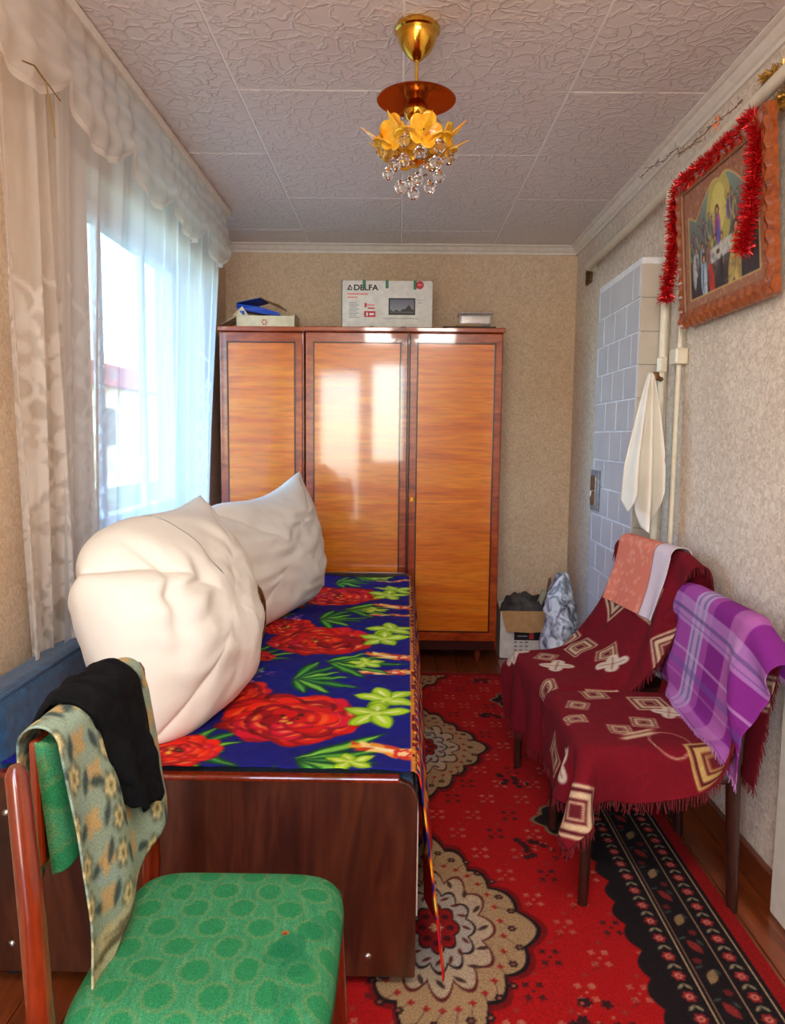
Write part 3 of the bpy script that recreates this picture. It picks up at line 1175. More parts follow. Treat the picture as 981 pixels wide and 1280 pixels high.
def tinsel(name, pts, r, m, n, seed, wd=.0022):
    rs = np.random.RandomState(seed)
    pts = np.array(pts, float)
    seg = np.linalg.norm(np.diff(pts, axis=0), axis=1)
    cum = np.concatenate([[0], np.cumsum(seg)])
    g = G()
    core = []
    for i in range(len(pts)):
        core.append(tuple(pts[i]))
    g.tube(core, .002, 5)
    for i in range(n):
        t = rs.rand() * cum[-1]
        p = np.array([np.interp(t, cum, pts[:, k]) for k in range(3)])
        k = min(np.searchsorted(cum, t), len(pts) - 1)
        tg = pts[k] - pts[k - 1]
        tg /= np.linalg.norm(tg)
        d = rs.randn(3)
        d -= tg * d.dot(tg) * .7
        d /= np.linalg.norm(d)
        L = r * (.6 + .5 * rs.rand())
        e = p + d * L + tg * (rs.rand() - .5) * r * .6
        sde = np.cross(d, rs.randn(3))
        sde = sde / np.linalg.norm(sde) * wd
        mid = (p + e) / 2 + sde * 1.0
        e[0] = min(e[0], .997)
        mid[0] = min(mid[0], .997)
        g.add([p - sde, p + sde, mid + sde, mid - sde, e + sde * .6, e - sde * .6], [(0, 1, 2, 3), (3, 2, 4, 5)])
    o = obj(name, g, m)
    return o


def wig(a, b, n, amp, seed):
    rs = np.random.RandomState(seed)
    a = np.array(a, float)
    b = np.array(b, float)
    out = []
    for i in range(n):
        t = i / (n - 1)
        out.append(a * (1 - t) + b * t + (rs.rand(3) - .5) * amp)
    return out


pts = wig((.93, 2.64, 1.70), (.93, 2.60, 1.80), 4, .01, 1) + wig((.93, 2.585, 1.88), (.93, 2.585, 2.02), 5, .008, 2) + \
    wig((.925, 2.54, 2.050), (.925, 2.12, 2.045), 12, .012, 3) + wig((.925, 2.05, 2.07), (.925, 2.00, 2.02), 4, .006, 4) + \
    wig((.925, 2.00, 1.96), (.925, 2.03, 1.80), 7, .008, 5) + wig((.925, 2.04, 1.78), (.925, 2.06, 1.715), 4, .004, 6)
o = tinsel('tinsel_garland', pts, .033, M['tinsel_red'], 6500, 5, .0014)
tag(o, 'bushy red tinsel garland draped over the top and both sides of the picture', 'garland')
o = tinsel('tinsel_garland', wig((.975, 2.10, 2.185), (.975, 1.98, 2.16), 5, .014, 8) + wig((.97, 1.94, 2.10), (.97, 2.00, 2.075), 4, .02, 8) + wig((.97, 1.93, 2.07), (.975, 1.75, 2.09), 5, .02, 3), .024, M['tinsel_gold'], 800, 9, .0016)
tag(o, 'gold tinsel garland tangled behind the horizontal pipe above the picture', 'garland')
pts = wig((.945, 3.0, 2.245), (.935, 2.62, 2.20), 7, .012, 12) + wig((.93, 2.58, 2.165), (.928, 2.12, 2.135), 12, .006, 13)
g = G().tube(pts, .0016, 5)
rs = np.random.RandomState(4)
for q in pts:
    for k in range(5):
        d = rs.randn(3) * .007
        a = np.array(q) + rs.randn(3) * .004
        g.add([a, a + d, a + d + (0, .006, .004), a + (0, .006, .004)], [(0, 1, 2, 3)])
o = obj('leaf_garland', g, M['tinsel_dull'])
tag(o, 'thin dark wire garland with tiny leaves wound along the ceiling pipe', 'garland')
g = G()
c = np.array((.925, 2.25, 2.135))
for k in range(5):
    a = k * 1.256
    e = c + np.array((-.008, math.cos(a) * .022, math.sin(a) * .02))
    w = np.array((0, -math.sin(a), math.cos(a))) * .007
    g.add([c, e + w, e * 1.0 + np.array((-.003, 0, 0)), e - w], [(0, 1, 2, 3)])
o = obj('ribbon_bow', g, M['orange_ribbon'])
tag(o, 'small orange ribbon bow tied on the ceiling pipe', 'ribbon')

# ================================================================== WARDROBES
FYW, BYW = 3.85, 4.24


def wardrobe(label, x0, x1, doors, fy, legs, hardware=True):
    w = thing('wardrobe', label, 'wardrobe', ((x0 + x1) / 2, (fy + BYW) / 2, 0), 'lacquered wardrobe units')
    obj('body', G().box((x0, fy + .02, .075), (x1, BYW, 1.752)), M['wardrobe_edge'], w, bevel=.002, seg=1)
    obj('top_board', G().box((x0 - .004, fy - .012, 1.752), (x1 + .006, BYW, 1.776)), M['wardrobe_edge'], w, bevel=.004)
    obj('plinth', G().box((x0 + .01, fy + .01, .072), (x1 - .01, fy + .03, .125)), M['wardrobe_line'], w, bevel=.002, seg=1)
    for (a, b) in doors:
        zb, zt = .125, 1.748
        d = obj('door', G().box((a, fy, zb), (b, fy + .019, zt)), M['wardrobe_edge'], w, bevel=.004, seg=3)
        ix, it, ib = .043, .055, .055
        obj('panel', G().box((a + ix, fy - .0015, zb + ib), (b - ix, fy + .001, zt - it)), M['wardrobe'], d, bevel=.0006, seg=1)
        lw = .007
        g = G()
        for (p_, q_) in (((a + ix - lw, zb + ib - lw), (b - ix + lw, zb + ib)), ((a + ix - lw, zt - it), (b - ix + lw, zt - it + lw)),
                         ((a + ix - lw, zb + ib - lw), (a + ix, zt - it + lw)), ((b - ix, zb + ib - lw), (b - ix + lw, zt - it + lw))):
            g.box((p_[0], fy - .003, p_[1]), (q_[0], fy + .001, q_[1]))
        obj('inlay', g, M['wardrobe_line'], d, bevel=.001, seg=1)
    for (lx, ly) in legs:
        obj('leg', G().lathe([(.014, 0), (.019, .03), (.026, .074)], (lx, ly, 0), 16), M['chairwood'], w, True)
    return w


w1 = wardrobe('narrow single-door orange lacquered wardrobe unit beside the curtain', -.945, -.500, [(-.937, -.508)], 3.865,
              [(-.90, 3.92), (-.54, 3.92), (-.90, 4.18), (-.54, 4.18)])
w2 = wardrobe('wide two-door orange lacquered wardrobe with brass keyhole in the corner', -.492, .536, [(-.486, .042), (.052, .530)], 3.85,
              [(-.44, 3.92), (.44, 3.92), (-.44, 4.18), (.44, 4.18)])
obj('door_seam', G().box((.043, 3.840, .125), (.051, 3.860, 1.748)), M['wardrobe_line'], w2, bevel=.001)
obj('keyhole', G().box((.061, 3.844, .872), (.083, 3.8505, .902)).tube([(.072, 3.846, .885), (.072, 3.830, .885)], .0035, 8), M['brass'], w2, bevel=.002)

# ------------------------------------------------ things on top of the wardrobes
ZT = 1.776
def text(body, size, x, y, z, m, parent, bold=0, sx=1.0, name='lettering'):
    c = bpy.data.curves.new(name, 'FONT')
    c.body = body
    c.size = size
    c.extrude = .0002
    c.offset = bold
    o = bpy.data.objects.new(name, c)
    link(o)
    o.rotation_euler = (R(90), 0, 0)
    o.location = (x, y, z)
    o.scale = (sx, 1, 1)
    bpy.context.view_layer.update()
    dg = bpy.context.evaluated_depsgraph_get()
    me = bpy.data.meshes.new_from_object(o.evaluated_get(dg))
    me.transform(o.matrix_world)
    bpy.data.objects.remove(o)
    q = bpy.data.objects.new(name, me)
    me.materials.clear()
    me.materials.append(m)
    link(q)
    setparent(q, parent)
    return q


BX0, BX1, BYF, BZ1 = -.308, .168, 3.945, 2.030
tv = thing('television_box', 'white printed TV carton with green tape standing on the wide wardrobe', 'box', ((BX0 + BX1) / 2, 4.0, ZT))
obj('carton', G().box((BX0, BYF, ZT), (BX1, BYF + .11, BZ1)), M['carton_white'], tv, bevel=.002, seg=1)
obj('carton_edge', G().box((BX0 - .003, BYF + .001, ZT), (BX0 + .004, BYF + .11, BZ1 + .001)).box((BX1 - .010, BYF + .003, BZ1 - .008), (BX1 + .002, BYF + .03, BZ1 + .002)), M['black'], tv)
f = BYF - .0008
def pr(x0, x1, z0, z1, m, name='print', th=.0006):
    return obj(name, G().box((x0, BYF - th, z0), (x1, BYF + .0005, z1)), m, tv)
text('DELFA', .040, BX0 + .060, BYF - .0005, BZ1 - .050, M['black'], tv, .0012, 1.12)
g = G()
tx, tz = BX0 + .026, BZ1 - .050
g.plate([(tx, f, tz), (tx + .027, f, tz), (tx + .027, f, tz + .005), (tx + .009, f, tz + .005), (tx + .017, f, tz + .022), (tx + .013, f, tz + .028)], (0, .001, 0))
g.plate([(tx + .016, f, tz + .028), (tx + .029, f, tz + .007), (tx + .024, f, tz + .007), (tx + .014, f, tz + .023)], (0, .001, 0))
obj('logo_triangle', g, M['black'], tv)
for k, xx in enumerate((BX0 + .108, BX0 + .228, BX0 + .375)):
    obj('tape', G().box((xx, BYF - .001, BZ1 - [.045, .040, .045][k]), (xx + .016, BYF + .001, BZ1 + .001)).box((xx, BYF - .001, BZ1), (xx + .016, BYF + .06, BZ1 + .0012)), M['green_tape'], tv, label='green tape strip')
pr(BX0 + .028, BX0 + .135, BZ1 - .074, BZ1 - .066, M['pink_print'])
pr(BX0 + .028, BX0 + .080, BZ1 - .090, BZ1 - .084, M['pink_print'])
for k in range(8):
    pr(BX0 + .036, BX0 + .078 + .012 * ((k * 3) % 2), BZ1 - .118 - k * .0105, BZ1 - .114 - k * .0105, M['grey_print'])
pr(BX0 + .118, BX0 + .130, BZ1 - .138, BZ1 - .116, M['red_print'])
pr(BX0 + .132, BX0 + .172, BZ1 - .130, BZ1 - .123, M['pink_print'])
pr(BX0 + .136, BX0 + .172, BZ1 - .146, BZ1 - .139, M['red_print'])
b_ = obj('badge', G().box((BX0 + .116, BYF - .0008, BZ1 - .188), (BX0 + .176, BYF + .0005, BZ1 - .158)), M['red_print'], tv, label='red badge')
obj('badge_mark', G().box((BX0 + .128, BYF - .0014, BZ1 - .182), (BX0 + .136, BYF - .0008, BZ1 - .165)).box((BX0 + .144, BYF - .0014, BZ1 - .178), (BX0 + .168, BYF - .0008, BZ1 - .168)), M['white_print'], b_)
o = obj('round_badge', G().lathe([(0, -.0006), (.021, -.0006), (.021, .0006), (0, .0006)], (BX0 + .408, BYF - .0004, BZ1 - .022), 24, Matrix.Rotation(R(90), 3, 'X')), M['red_print'], tv, label='round red badge')
obj('badge_mark', G().box((BX0 + .396, BYF - .0018, BZ1 - .026), (BX0 + .420, BYF - .001, BZ1 - .017)), M['pink_print'], o)
# television picture
cvt = Cv(0, .140, 0, .086, .0014, (34, 30, 36))
cvt.sq(.07, .044, .064, .036, 0, (120, 118, 128))
gr_ = np.clip(cvt.Y / .08, 0, 1)[..., None]
wI = (abs(cvt.X - .07) < .063) & (abs(cvt.Y - .043) < .035)
cvt.C[wI] = (gr_ * np.array((110, 110, 126)) + (1 - gr_) * np.array((170, 164, 168)))[wI]
hill = .022 + .024 * np.exp(-((cvt.X - .105) / .022) ** 2) + .004 * np.sin(cvt.X * 190)
cvt.C[wI & (cvt.Y < hill)] = (62, 60, 62)
cvt.C[wI & (cvt.Y < .018)] = (96, 92, 92)
gridobj('television_image', np.stack([BX0 + .245 + cvt.X, np.full_like(cvt.X, BYF - .0012), BZ1 - .176 + cvt.Y], 2), M['print'], tv, cvt.lin(), thick=.0005)
pr(BX0 + .215, BX0 + .40, BZ1 - .196, BZ1 - .193, M['grey_print'])
pr(BX0 + .39, BX0 + .435, BZ1 - .10, BZ1 - .098, M['grey_print'])
pr(BX0 + .40, BX0 + .425, BZ1 - .115, BZ1 - .112, M['grey_print'])
for k in range(7):
    xx = BX0 + .036 + k * .055
    pr(xx, xx + .022 + .006 * (k % 2), ZT + .006, ZT + .013 + .003 * (k % 3), M['tan_print'])
o = obj('yellow_paper', G().plate([(-.10, 4.0, BZ1 + .002), (-.02, 3.96, BZ1 + .002), (.0, 4.03, BZ1 + .002), (-.09, 4.05, BZ1 + .002)], (0, 0, .008)), M['yellow_paper'])
tag(o, 'yellowish folded paper lying on top of the TV carton', 'paper')

# pale open carton with the blue card box thrown in it
cb = thing('open_carton', 'low pale cardboard tray box with a reddish mark on the narrow wardrobe', 'box', (-.72, 4.0, ZT))
g = G().box((-.865, 3.93, ZT), (-.555, 3.934, ZT + .066)).box((-.865, 4.10, ZT), (-.555, 4.104, ZT + .08)).box((-.865, 3.93, ZT), (-.861, 4.10, ZT + .075)).box((-.559, 3.93, ZT), (-.555, 4.10, ZT + .08)).box((-.865, 3.93, ZT), (-.555, 4.10, ZT + .004))
obj('tray', g, M['carton_pale'], cb, bevel=.001, seg=1)
obj('flap', G().plate([(-.865, 3.93, ZT + .066), (-.80, 3.93, ZT + .066), (-.83, 3.92, ZT + .112), (-.885, 3.92, ZT + .062)], (0, .003, 0)), M['carton_pale'], cb)
obj('flap', G().plate([(-.865, 3.935, ZT + .062), (-.865, 4.10, ZT + .062), (-.945, 4.09, ZT + .02), (-.945, 3.94, ZT + .02)], (0, 0, .003)), M['carton_pale'], cb)
g = G()
for k in range(6):
    a = k * PI / 3
    cx, cz = -.716 + math.cos(a) * .012, ZT + .032 + math.sin(a) * .012
    g.lathe([(0, -.0006), (.0045, -.0006), (.0045, .0006), (0, .0006)], (cx, 3.9295, cz), 8, Matrix.Rotation(R(90), 3, 'X'))
obj('mark', g, M['red_print'], cb)
bb = thing('blue_card_box', 'blue open card box lying askew on the pale carton', 'box', (-.72, 3.99, ZT + .075))
g = G()
A = (-.862, 3.94, ZT + .128); B = (-.735, 3.97, ZT + .162); Cc = (-.62, 3.95, ZT + .094); D = (-.83, 3.93, ZT + .098)
g.plate([A, (-.745, 3.93, ZT + .112), (-.635, 3.93, ZT + .080), (-.635, 3.93, ZT + .064), (-.74, 3.93, ZT + .078), (-.855, 3.93, ZT + .100)], (0, .003, 0))
g.plate([(-.862, 3.93, ZT + .130), (-.742, 3.95, ZT + .160), (-.715, 4.06, ZT + .150), (-.84, 4.07, ZT + .118)], (0, 0, .003))
g.plate([(-.862, 3.93, ZT + .101), (-.635, 3.93, ZT + .066), (-.62, 4.06, ZT + .068), (-.85, 4.07, ZT + .100)], (0, 0, .003))
g.plate([(-.862, 3.93, ZT + .100), (-.862, 3.93, ZT + .130), (-.84, 4.07, ZT + .118), (-.85, 4.07, ZT + .10)], (.003, 0, 0))
obj('shell', g, M['blue_plastic'], bb)
g = G()
g.plate([(-.742, 3.945, ZT + .162), (-.70, 3.945, ZT + .135), (-.60, 3.945, ZT + .088), (-.612, 4.02, ZT + .108), (-.655, 4.03, ZT + .138), (-.72, 4.05, ZT + .160)], (0, 0, .003))
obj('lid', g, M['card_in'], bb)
g = G().plate([(-.86, 3.925, ZT + .102), (-.82, 3.925, ZT + .096), (-.818, 3.925, ZT + .070), (-.828, 3.925, ZT + .068)], (0, .003, 0))
obj('lid_tab', g, M['blue_plastic'], bb)

pc = thing('plastic_container', 'clear plastic container with lid on the right end of the wardrobe', 'container', (.395, 3.98, ZT))
g = G().box((.31, 3.93, ZT + .026), (.48, 4.05, ZT + .085))
obj('tub', g, M['clear_plastic'], pc, bevel=.012, seg=3)
obj('lid', G().box((.303, 3.925, ZT + .085), (.487, 4.055, ZT + .094)), M['clear_plastic'], pc, bevel=.004)
ff = obj('folder', G().plate([(.22, 3.90, ZT), (.50, 3.90, ZT), (.51, 4.10, ZT), (.30, 4.12, ZT)], (0, 0, .016)), M['tassel_dark'], None, bevel=.002)
tag(ff, 'dark flat folder under the clear plastic container', 'folder')
ff = obj('notebook', G().plate([(.285, 3.895, ZT + .0165), (.40, 3.905, ZT + .0165), (.43, 4.06, ZT + .0165), (.31, 4.07, ZT + .0165)], (0, 0, .008)), M['card'], None, bevel=.001)
tag(ff, 'thin brown notebook between the folder and the plastic container', 'notebook')

# ================================================================== CARDBOARD BOX in the corner
cx0, cx1, cy0, cy1, cz1 = .565, .865, 3.955, 4.225, .265
bx_ = thing('cardboard_box', 'open cardboard box full of dark rags on the floor by the wardrobe', 'box', (.715, 4.09, 0))
g = G().box((cx0, cy0, .0), (cx1, cy0 + .004, cz1)).box((cx0, cy1 - .004, 0), (cx1, cy1, cz1)).box((cx0, cy0, 0), (cx0 + .004, cy1, cz1)).box((cx1 - .004, cy0, 0), (cx1, cy1, cz1)).box((cx0, cy0, 0), (cx1, cy1, .004))
obj('carton', g, M['carton_white'], bx_)
obj('flap', G().plate([(cx0 + .008, cy0, cz1), (cx1 - .0, cy0, cz1), (cx1 - .0, cy0 - .055, cz1 - .092), (cx0 + .16, cy0 - .05, cz1 - .105), (cx0 + .03, cy0 - .055, cz1 - .098)], (0, .003, .003)), M['card'], bx_)
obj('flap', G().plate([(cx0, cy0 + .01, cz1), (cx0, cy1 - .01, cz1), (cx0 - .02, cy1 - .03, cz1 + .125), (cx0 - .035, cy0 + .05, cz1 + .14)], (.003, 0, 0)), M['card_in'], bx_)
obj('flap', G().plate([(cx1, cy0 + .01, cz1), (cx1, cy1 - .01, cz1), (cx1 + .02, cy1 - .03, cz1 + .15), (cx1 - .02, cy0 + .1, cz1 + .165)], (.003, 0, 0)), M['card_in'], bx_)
lb = obj('label', G().box((cx0 + .082, cy0 - .0008, .105), (cx0 + .228, cy0, .155)), M['black'], bx_, label='dark printed label')
obj('print', G().box((cx0 + .165, cy0 - .0014, .112), (cx0 + .19, cy0 - .0008, .150)), M['red_print'], lb)
obj('print', G().box((cx0 + .10, cy0 - .0014, .125), (cx0 + .155, cy0 - .0008, .131)), M['grey_print'], lb)
g = G()
for k in range(9):
    xx = cx0 + .082 + (k % 3) * .03
    g.box((xx, cy0 - .0006, .088 - (k // 3) * .022), (xx + .018, cy0, .098 - (k // 3) * .022))
obj('print', g, M['grey_print'], bx_)
# rags
ny, nx = 40, 50
th = np.linspace(0, 2 * PI, nx)[None]
ph = np.linspace(0, PI / 2, ny)[:, None]
nz = smooth_noise(ny, nx, 7, 3)
nz2 = smooth_noise(ny, nx, 16, 4)
rr = 1 + .35 * (nz - .5) + .3 * (nz2 - .5)
rr[:, -1] = rr[:, 0]
P = np.stack([.715 + .135 * np.cos(th) * np.sin(ph) ** .6 * np.ones_like(rr), 4.09 + .12 * np.sin(th) * np.sin(ph) ** .6 * np.ones_like(rr), .20 + .125 * np.cos(ph) ** .8 * rr], 2)
o = gridobj('rag_heap', P, M['darkstuff'])
tag(o, 'crumpled dark rags filling the cardboard box', 'rags')
o = obj('bent_pipe', G().tube([(.78, 4.05, .25), (.81, 4.03, .33), (.825, 4.05, .355), (.84, 4.10, .33), (.84, 4.12, .24)], .018, 10), simple('pale_hose', (150, 150, 130), .6), None, True)
tag(o, 'pale bent hose sticking up among the rags', 'hose')

# plastic bags by the stove
def bag(label, cx, cy, rx, ry, h, seed, z0=0.0):
    ny, nx = 60, 70
    th = np.linspace(0, 2 * PI, nx)[None]
    t = np.linspace(0, 1, ny)[:, None]
    prof = np.sin(PI * np.clip(t * .93 + .035, 0, 1)) ** .45 * (1 - .35 * t)
    n1 = smooth_noise(ny, nx, 6, seed) - .5
    n2 = smooth_noise(ny, nx, 15, seed + 1) - .5
    w = np.sin(np.linspace(0, PI, nx))[None] ** .3
    r_ = prof * (1 + (.5 * n1 + .35 * n2) * w)
    P = np.stack([cx + rx * np.cos(th) * r_, cy + ry * np.sin(th) * r_, z0 + .004 + h * t * np.ones_like(r_) + .05 * n1 * t * (1 - t)], 2)
    o = gridobj('plastic_bag', P, M['polythene'])
    tag(o, label, 'bag', 'plastic bags by the stove')


bag('tall crumpled grey plastic bag leaning on the stove front', .80, 3.52, .10, .12, .56, 21)
bag('lower crumpled whitish plastic bag in front of the taller one by the stove', .775, 3.33, .075, .07, .44, 33)

# ================================================================== RUG
rw0, rw1, ry0, ry1 = -.66, .865, -.2, 3.66
RC = .105
cv = Cv(-.10, rw1, .9, ry1, .0036, (176, 10, 14))
rs = np.random.RandomState(11)
RED, DRED, BLK, CRM, TAN, PNK = (184, 12, 14), (120, 10, 14), (26, 16, 20), (176, 146, 104), (150, 112, 76), (206, 120, 96)
# red field: small sprigs
for j in range(26):
    for i in range(-2, 6):
        sx = RC + (i + .5 * (j % 2)) * .115 + .03
        sy = .95 + j * .107
        col = [(196, 104, 84), (186, 88, 72), (70, 24, 26)][(i + j * 2) % 3]
        for k in range(5 if (i + j) % 2 else 4):
            a = k * 1.5708 + .78
            rr = .022
            cv.flower(sx + rr * math.cos(a), sy + rr * math.sin(a) * 1.2, .0095, 4, rs.rand(), col, .55)
        cv.ell(sx, sy, .004, .004, 0, col)
        cv.flower(sx + .01, sy + .052, .008, 4, 0, (150, 60, 50), .5, .8)
        cv.line([(sx - .03, sy - .04), (sx - .012, sy - .03), (sx - .02, sy - .012)], .003, (110, 30, 28), .8)
# dark flower clusters
for j in range(-1, 4):
    for (dx, dy) in ((.31, .36), (.31, -.28), (.36, .02)):
        cx, cy = RC + dx, 1.69 + 1.06 * j + dy
        if dx > .35:
            continue
        for k in range(9):
            cv.flower(cx + (rs.rand() - .5) * .10, cy + (rs.rand() - .5) * .10, .014, 5, rs.rand() * 3, (54, 20, 26), .4)
            cv.ell(cx + (rs.rand() - .5) * .10, cy + (rs.rand() - .5) * .10, .004, .004, 0, (196, 110, 90))
# medallions
def medallion(cy):
    sx, sy = .245, .40
    for (s, col, n, dp) in ((1.06, DRED, 16, .10), (1.0, BLK, 16, .10), (.955, CRM, 16, .10)):
        w, x, y = cv.loc(RC, cy, sx * s, sy * s, 0)
        th = np.arctan2(y, x)
        r = np.abs(x) ** 1.35 + np.abs(y) ** 1.35
        r = r ** (1 / 1.35)
        lim = 1 - dp + dp * np.abs(np.cos(th * n / 2)) + .05 * np.cos(4 * th)
        m_ = np.clip((lim - r) * sx / cv.d + .5, 0, 1)
        if col == CRM:
            cv.put(w, m_, (172, 142, 104))
        else:
            cv.put(w, m_, col)
    # dark blossoms scattered round the cream band
    for k in range(30):
        a = k * 2 * PI / 30
        rr = .76 + .05 * (k % 2)
        px, py = RC + sx * rr * math.cos(a), cy + sy * rr * math.sin(a)
        cv.flower(px, py, .0115, 6, 0, BLK, .3)
        cv.ell(px, py, .0045, .0045, 0, (170, 100, 80))
        a2 = a + PI / 30
        cv.flower(RC + sx * .66 * math.cos(a2), cy + sy * .66 * math.sin(a2), .009, 4, 0, (168, 40, 36), .5)
        cv.line([(px, py), (RC + sx * .66 * math.cos(a2), cy + sy * .66 * math.sin(a2))], .002, (80, 40, 34), .7)
    for (s, col, n, dp) in ((.60, (92, 30, 28), 12, .22), (.57, (188, 168, 140), 12, .22), (.40, BLK, 12, .18), (.375, (176, 168, 156), 12, .18), (.24, BLK, 8, .2), (.22, (150, 20, 24), 8, .2)):
        w, x, y = cv.loc(RC, cy, sx * s, sy * s, 0)
        th = np.arctan2(y, x)
        r = np.hypot(x, y)
        lim = 1 - dp + dp * np.abs(np.cos(th * n / 2))
        cv.put(w, np.clip((lim - r) * sx * s / cv.d + .5, 0, 1), col)
    for k in range(16):
        a = k * 2 * PI / 16
        cv.leaf(RC + sx * .47 * math.cos(a), cy + sy * .47 * math.sin(a), .018, .006, a + .6, (70, 50, 44))
        cv.leaf(RC + sx * .30 * math.cos(a), cy + sy * .30 * math.sin(a), .014, .005, a - .6, (96, 40, 36))
    for k in range(8):
        a = k * PI / 4
        cv.flower(RC + sx * .14 * math.cos(a), cy + sy * .14 * math.sin(a), .011, 5, 0, (70, 14, 22), .3)
    cv.flower(RC, cy, .018, 6, 0, (200, 150, 110), .4)


for j in range(-1, 3):
    medallion(1.69 + 1.06 * j)
# half medallions at the border between them
BI = .585
for j in range(-1, 3):
    cy = 2.21 + 1.06 * j
    for (s, col) in ((1.08, CRM), (1.0, BLK)):
        w, x, y = cv.loc(BI + .02, cy, .165 * s, .20 * s, 0)
        th = np.arctan2(y, x)
        r = (np.abs(x) ** 1.2 + np.abs(y) ** 1.2) ** (1 / 1.2)
        lim = .9 + .10 * np.abs(np.cos(th * 7))
        cv.put(w, np.clip((lim - r) * .16 / cv.d + .5, 0, 1), tuple(q * .75 for q in col) if s > 1 else (34, 18, 22))
    for k in range(26):
        a, rr = rs.rand() * 2 * PI, rs.rand() ** .5
        cv.flower(BI + .02 + .13 * rr * math.cos(a), cy + .15 * rr * math.sin(a), .0085, 5, 0, [(150, 110, 84), (140, 30, 34), (110, 84, 66)][k % 3], .4)
# scalloped edge of the border then the stripes
w = (slice(None), slice(None))
sc = BI - .018 * np.abs(np.sin(cv.Y * PI / .09)) - .012 * np.abs(np.sin(cv.Y * PI / .27))
cv.put(w, np.clip((cv.X - sc) / cv.d, 0, 1), BLK)
def stripe(a, b, col):
    cv.put(w, ((cv.X > a) & (cv.X < b)).astype(float), col)
stripe(BI + .012, .838, (24, 15, 20))
stripe(.672, .676, (176, 150, 118))
stripe(.682, .685, (120, 90, 74))
stripe(.752, .755, (150, 120, 96))
stripe(.812, .816, (176, 150, 118))
stripe(.826, rw1 + .01, (150, 10, 14))
k = 0
y = .92
while y < ry1:
    for (xx, r) in ((.643, .0165), (.784, .0165)):
        cv.flower(xx, y, r, 6, 0, (150, 36, 40), .3)
        cv.flower(xx, y, r * .55, 6, 0, (214, 130, 112), .3)
        cv.ell(xx, y, .003, .003, 0, (120, 20, 24))
        cv.leaf(xx - .008, y + .030, .012, .004, .8, (150, 140, 110))
        cv.leaf(xx + .008, y + .030, .012, .004, 2.3, (150, 140, 110))
    y += .062
y = .95
while y < ry1:
    cv.leaf(.718, y, .026, .012, 1.1 + .9 * (k % 2), [(150, 120, 84), (140, 40, 40)][k % 2])
    cv.flower(.718 + (.014 if k % 2 else -.014), y + .05, .011, 5, 0, (110, 30, 34), .3)
    cv.leaf(.70, y + .03, .012, .004, .4, (60, 74, 70))
    cv.leaf(.735, y + .015, .012, .004, 2.0, (60, 74, 70))
    y += .098
    k += 1
# end border at the far end
ye = ry1 - .05
cv.put(w, (cv.Y > ye).astype(float), (140, 16, 16))
C = cv.lin()
RT = .012
P = np.stack([cv.X, cv.Y, RT + 0 * cv.X + .002 * (smooth_noise(cv.ny, cv.nx, 9, 5) - .5)], 2)
rug = gridobj('patterned_rug', P, M['rugm'], None, C)
rug['kind'] = 'thing'
del rug['kind']
tag(rug, 'long red rug with cream medallions and a black flowered border on the floor', 'rug')
bpy.context.view_layer.update()
g = G().box((rw0, ry0, .0005), (rw1, ry1, RT - .002))
obj('rug_backing', g, simple('rug_edge', (120, 12, 16), .95), rug)
g = G().box((rw0, ry0, RT - .002), (-.10, ry1, RT)).box((-.10, ry0, RT - .002), (rw1, .9, RT))
obj('rug_pile', g, simple('rug_red_pile', (150, 12, 16), .95, c2=(110, 40, 34), scale=12, bs=.5), rug)

# ================================================================== SOFA BED
BFX0, BFX1, BFY, BBY, BZ = -.93, .045, 1.49, 3.76, .49
bed = thing('sofa_bed', 'wooden-ended sofa bed with blue folded backrest under the window', 'sofa', (-.45, 2.6, 0))
# end panels with rounded top corner
def endpanel(y, z0, z1, x0, x1, rad=.045, th=.022):
    pts = [(x0, y, z0), (x1, y, z0)]
    for k in range(7):
        a = k / 6 * PI / 2
        pts.append((x1 - rad + rad * math.cos(a), y, z1 - rad + rad * math.sin(a)))
    pts.append((x0, y, z1))
    return G().plate(pts, (0, th, 0))
obj('end_panel', endpanel(BFY, .035, .484, BFX0, BFX1 + .003), M['bedwood'], bed, bevel=.003)
obj('end_panel', endpanel(BBY - .022, .035, .512, BFX0, BFX1 + .03), M['bedwood'], bed, bevel=.003)
obj('panel_edge', G().box((BFX0, BFY - .002, .478), (BFX1 - .035, BFY + .024, .490)), M['chairwood'], bed, bevel=.004, label='paler rounded top edge strip')
for (bxx, bz) in ((-.055, .083), (-.835, .10), (-.835, .40)):
    obj('bolt', G().lathe([(0, .004), (.006, .0035), (.0085, .001), (.0085, 0)], (bxx, BFY, bz), 14, Matrix.Rotation(R(90), 3, 'X')), M['steel'], bed, True)
obj('base', G().box((BFX0 + .02, BFY + .022, .11), (BFX1 - .05, BBY - .022, .26)), M['bedwood'], bed)
obj('mattress', G().box((-.86, BFY + .025, .26), (BFX1 - .005, BBY - .024, BZ - .012)), M['sofa'], bed, bevel=.02, seg=3)
for (lx, ly) in ((-.02, 1.53), (-.85, 1.53), (-.02, 3.70), (-.85, 3.70)):
    obj('leg', G().lathe([(.017, RT - .001), (.02, .03), (.022, .11)], (lx, ly, 0), 14), M['rubber'], bed, True)
g = G()
Mx = Matrix.Translation((-.905, 0, .30)) @ Matrix.Rotation(R(6), 4, 'Y')
Mb = Matrix.Translation((-.90, 2.62, .45)) @ Matrix.Rotation(R(-5), 4, 'Y')
obj('backrest', G().box((-.055, -1.11, -.16), (.058, 1.11, .185), Mb), M['sofa'], bed, smooth=False, bevel=.03, seg=4)
obj('backrest_piping', G().tube([Mb @ Vector((.050, -1.10, .180)), Mb @ Vector((.050, 1.10, .180))], .0045, 8), M['sofa'], bed, True)

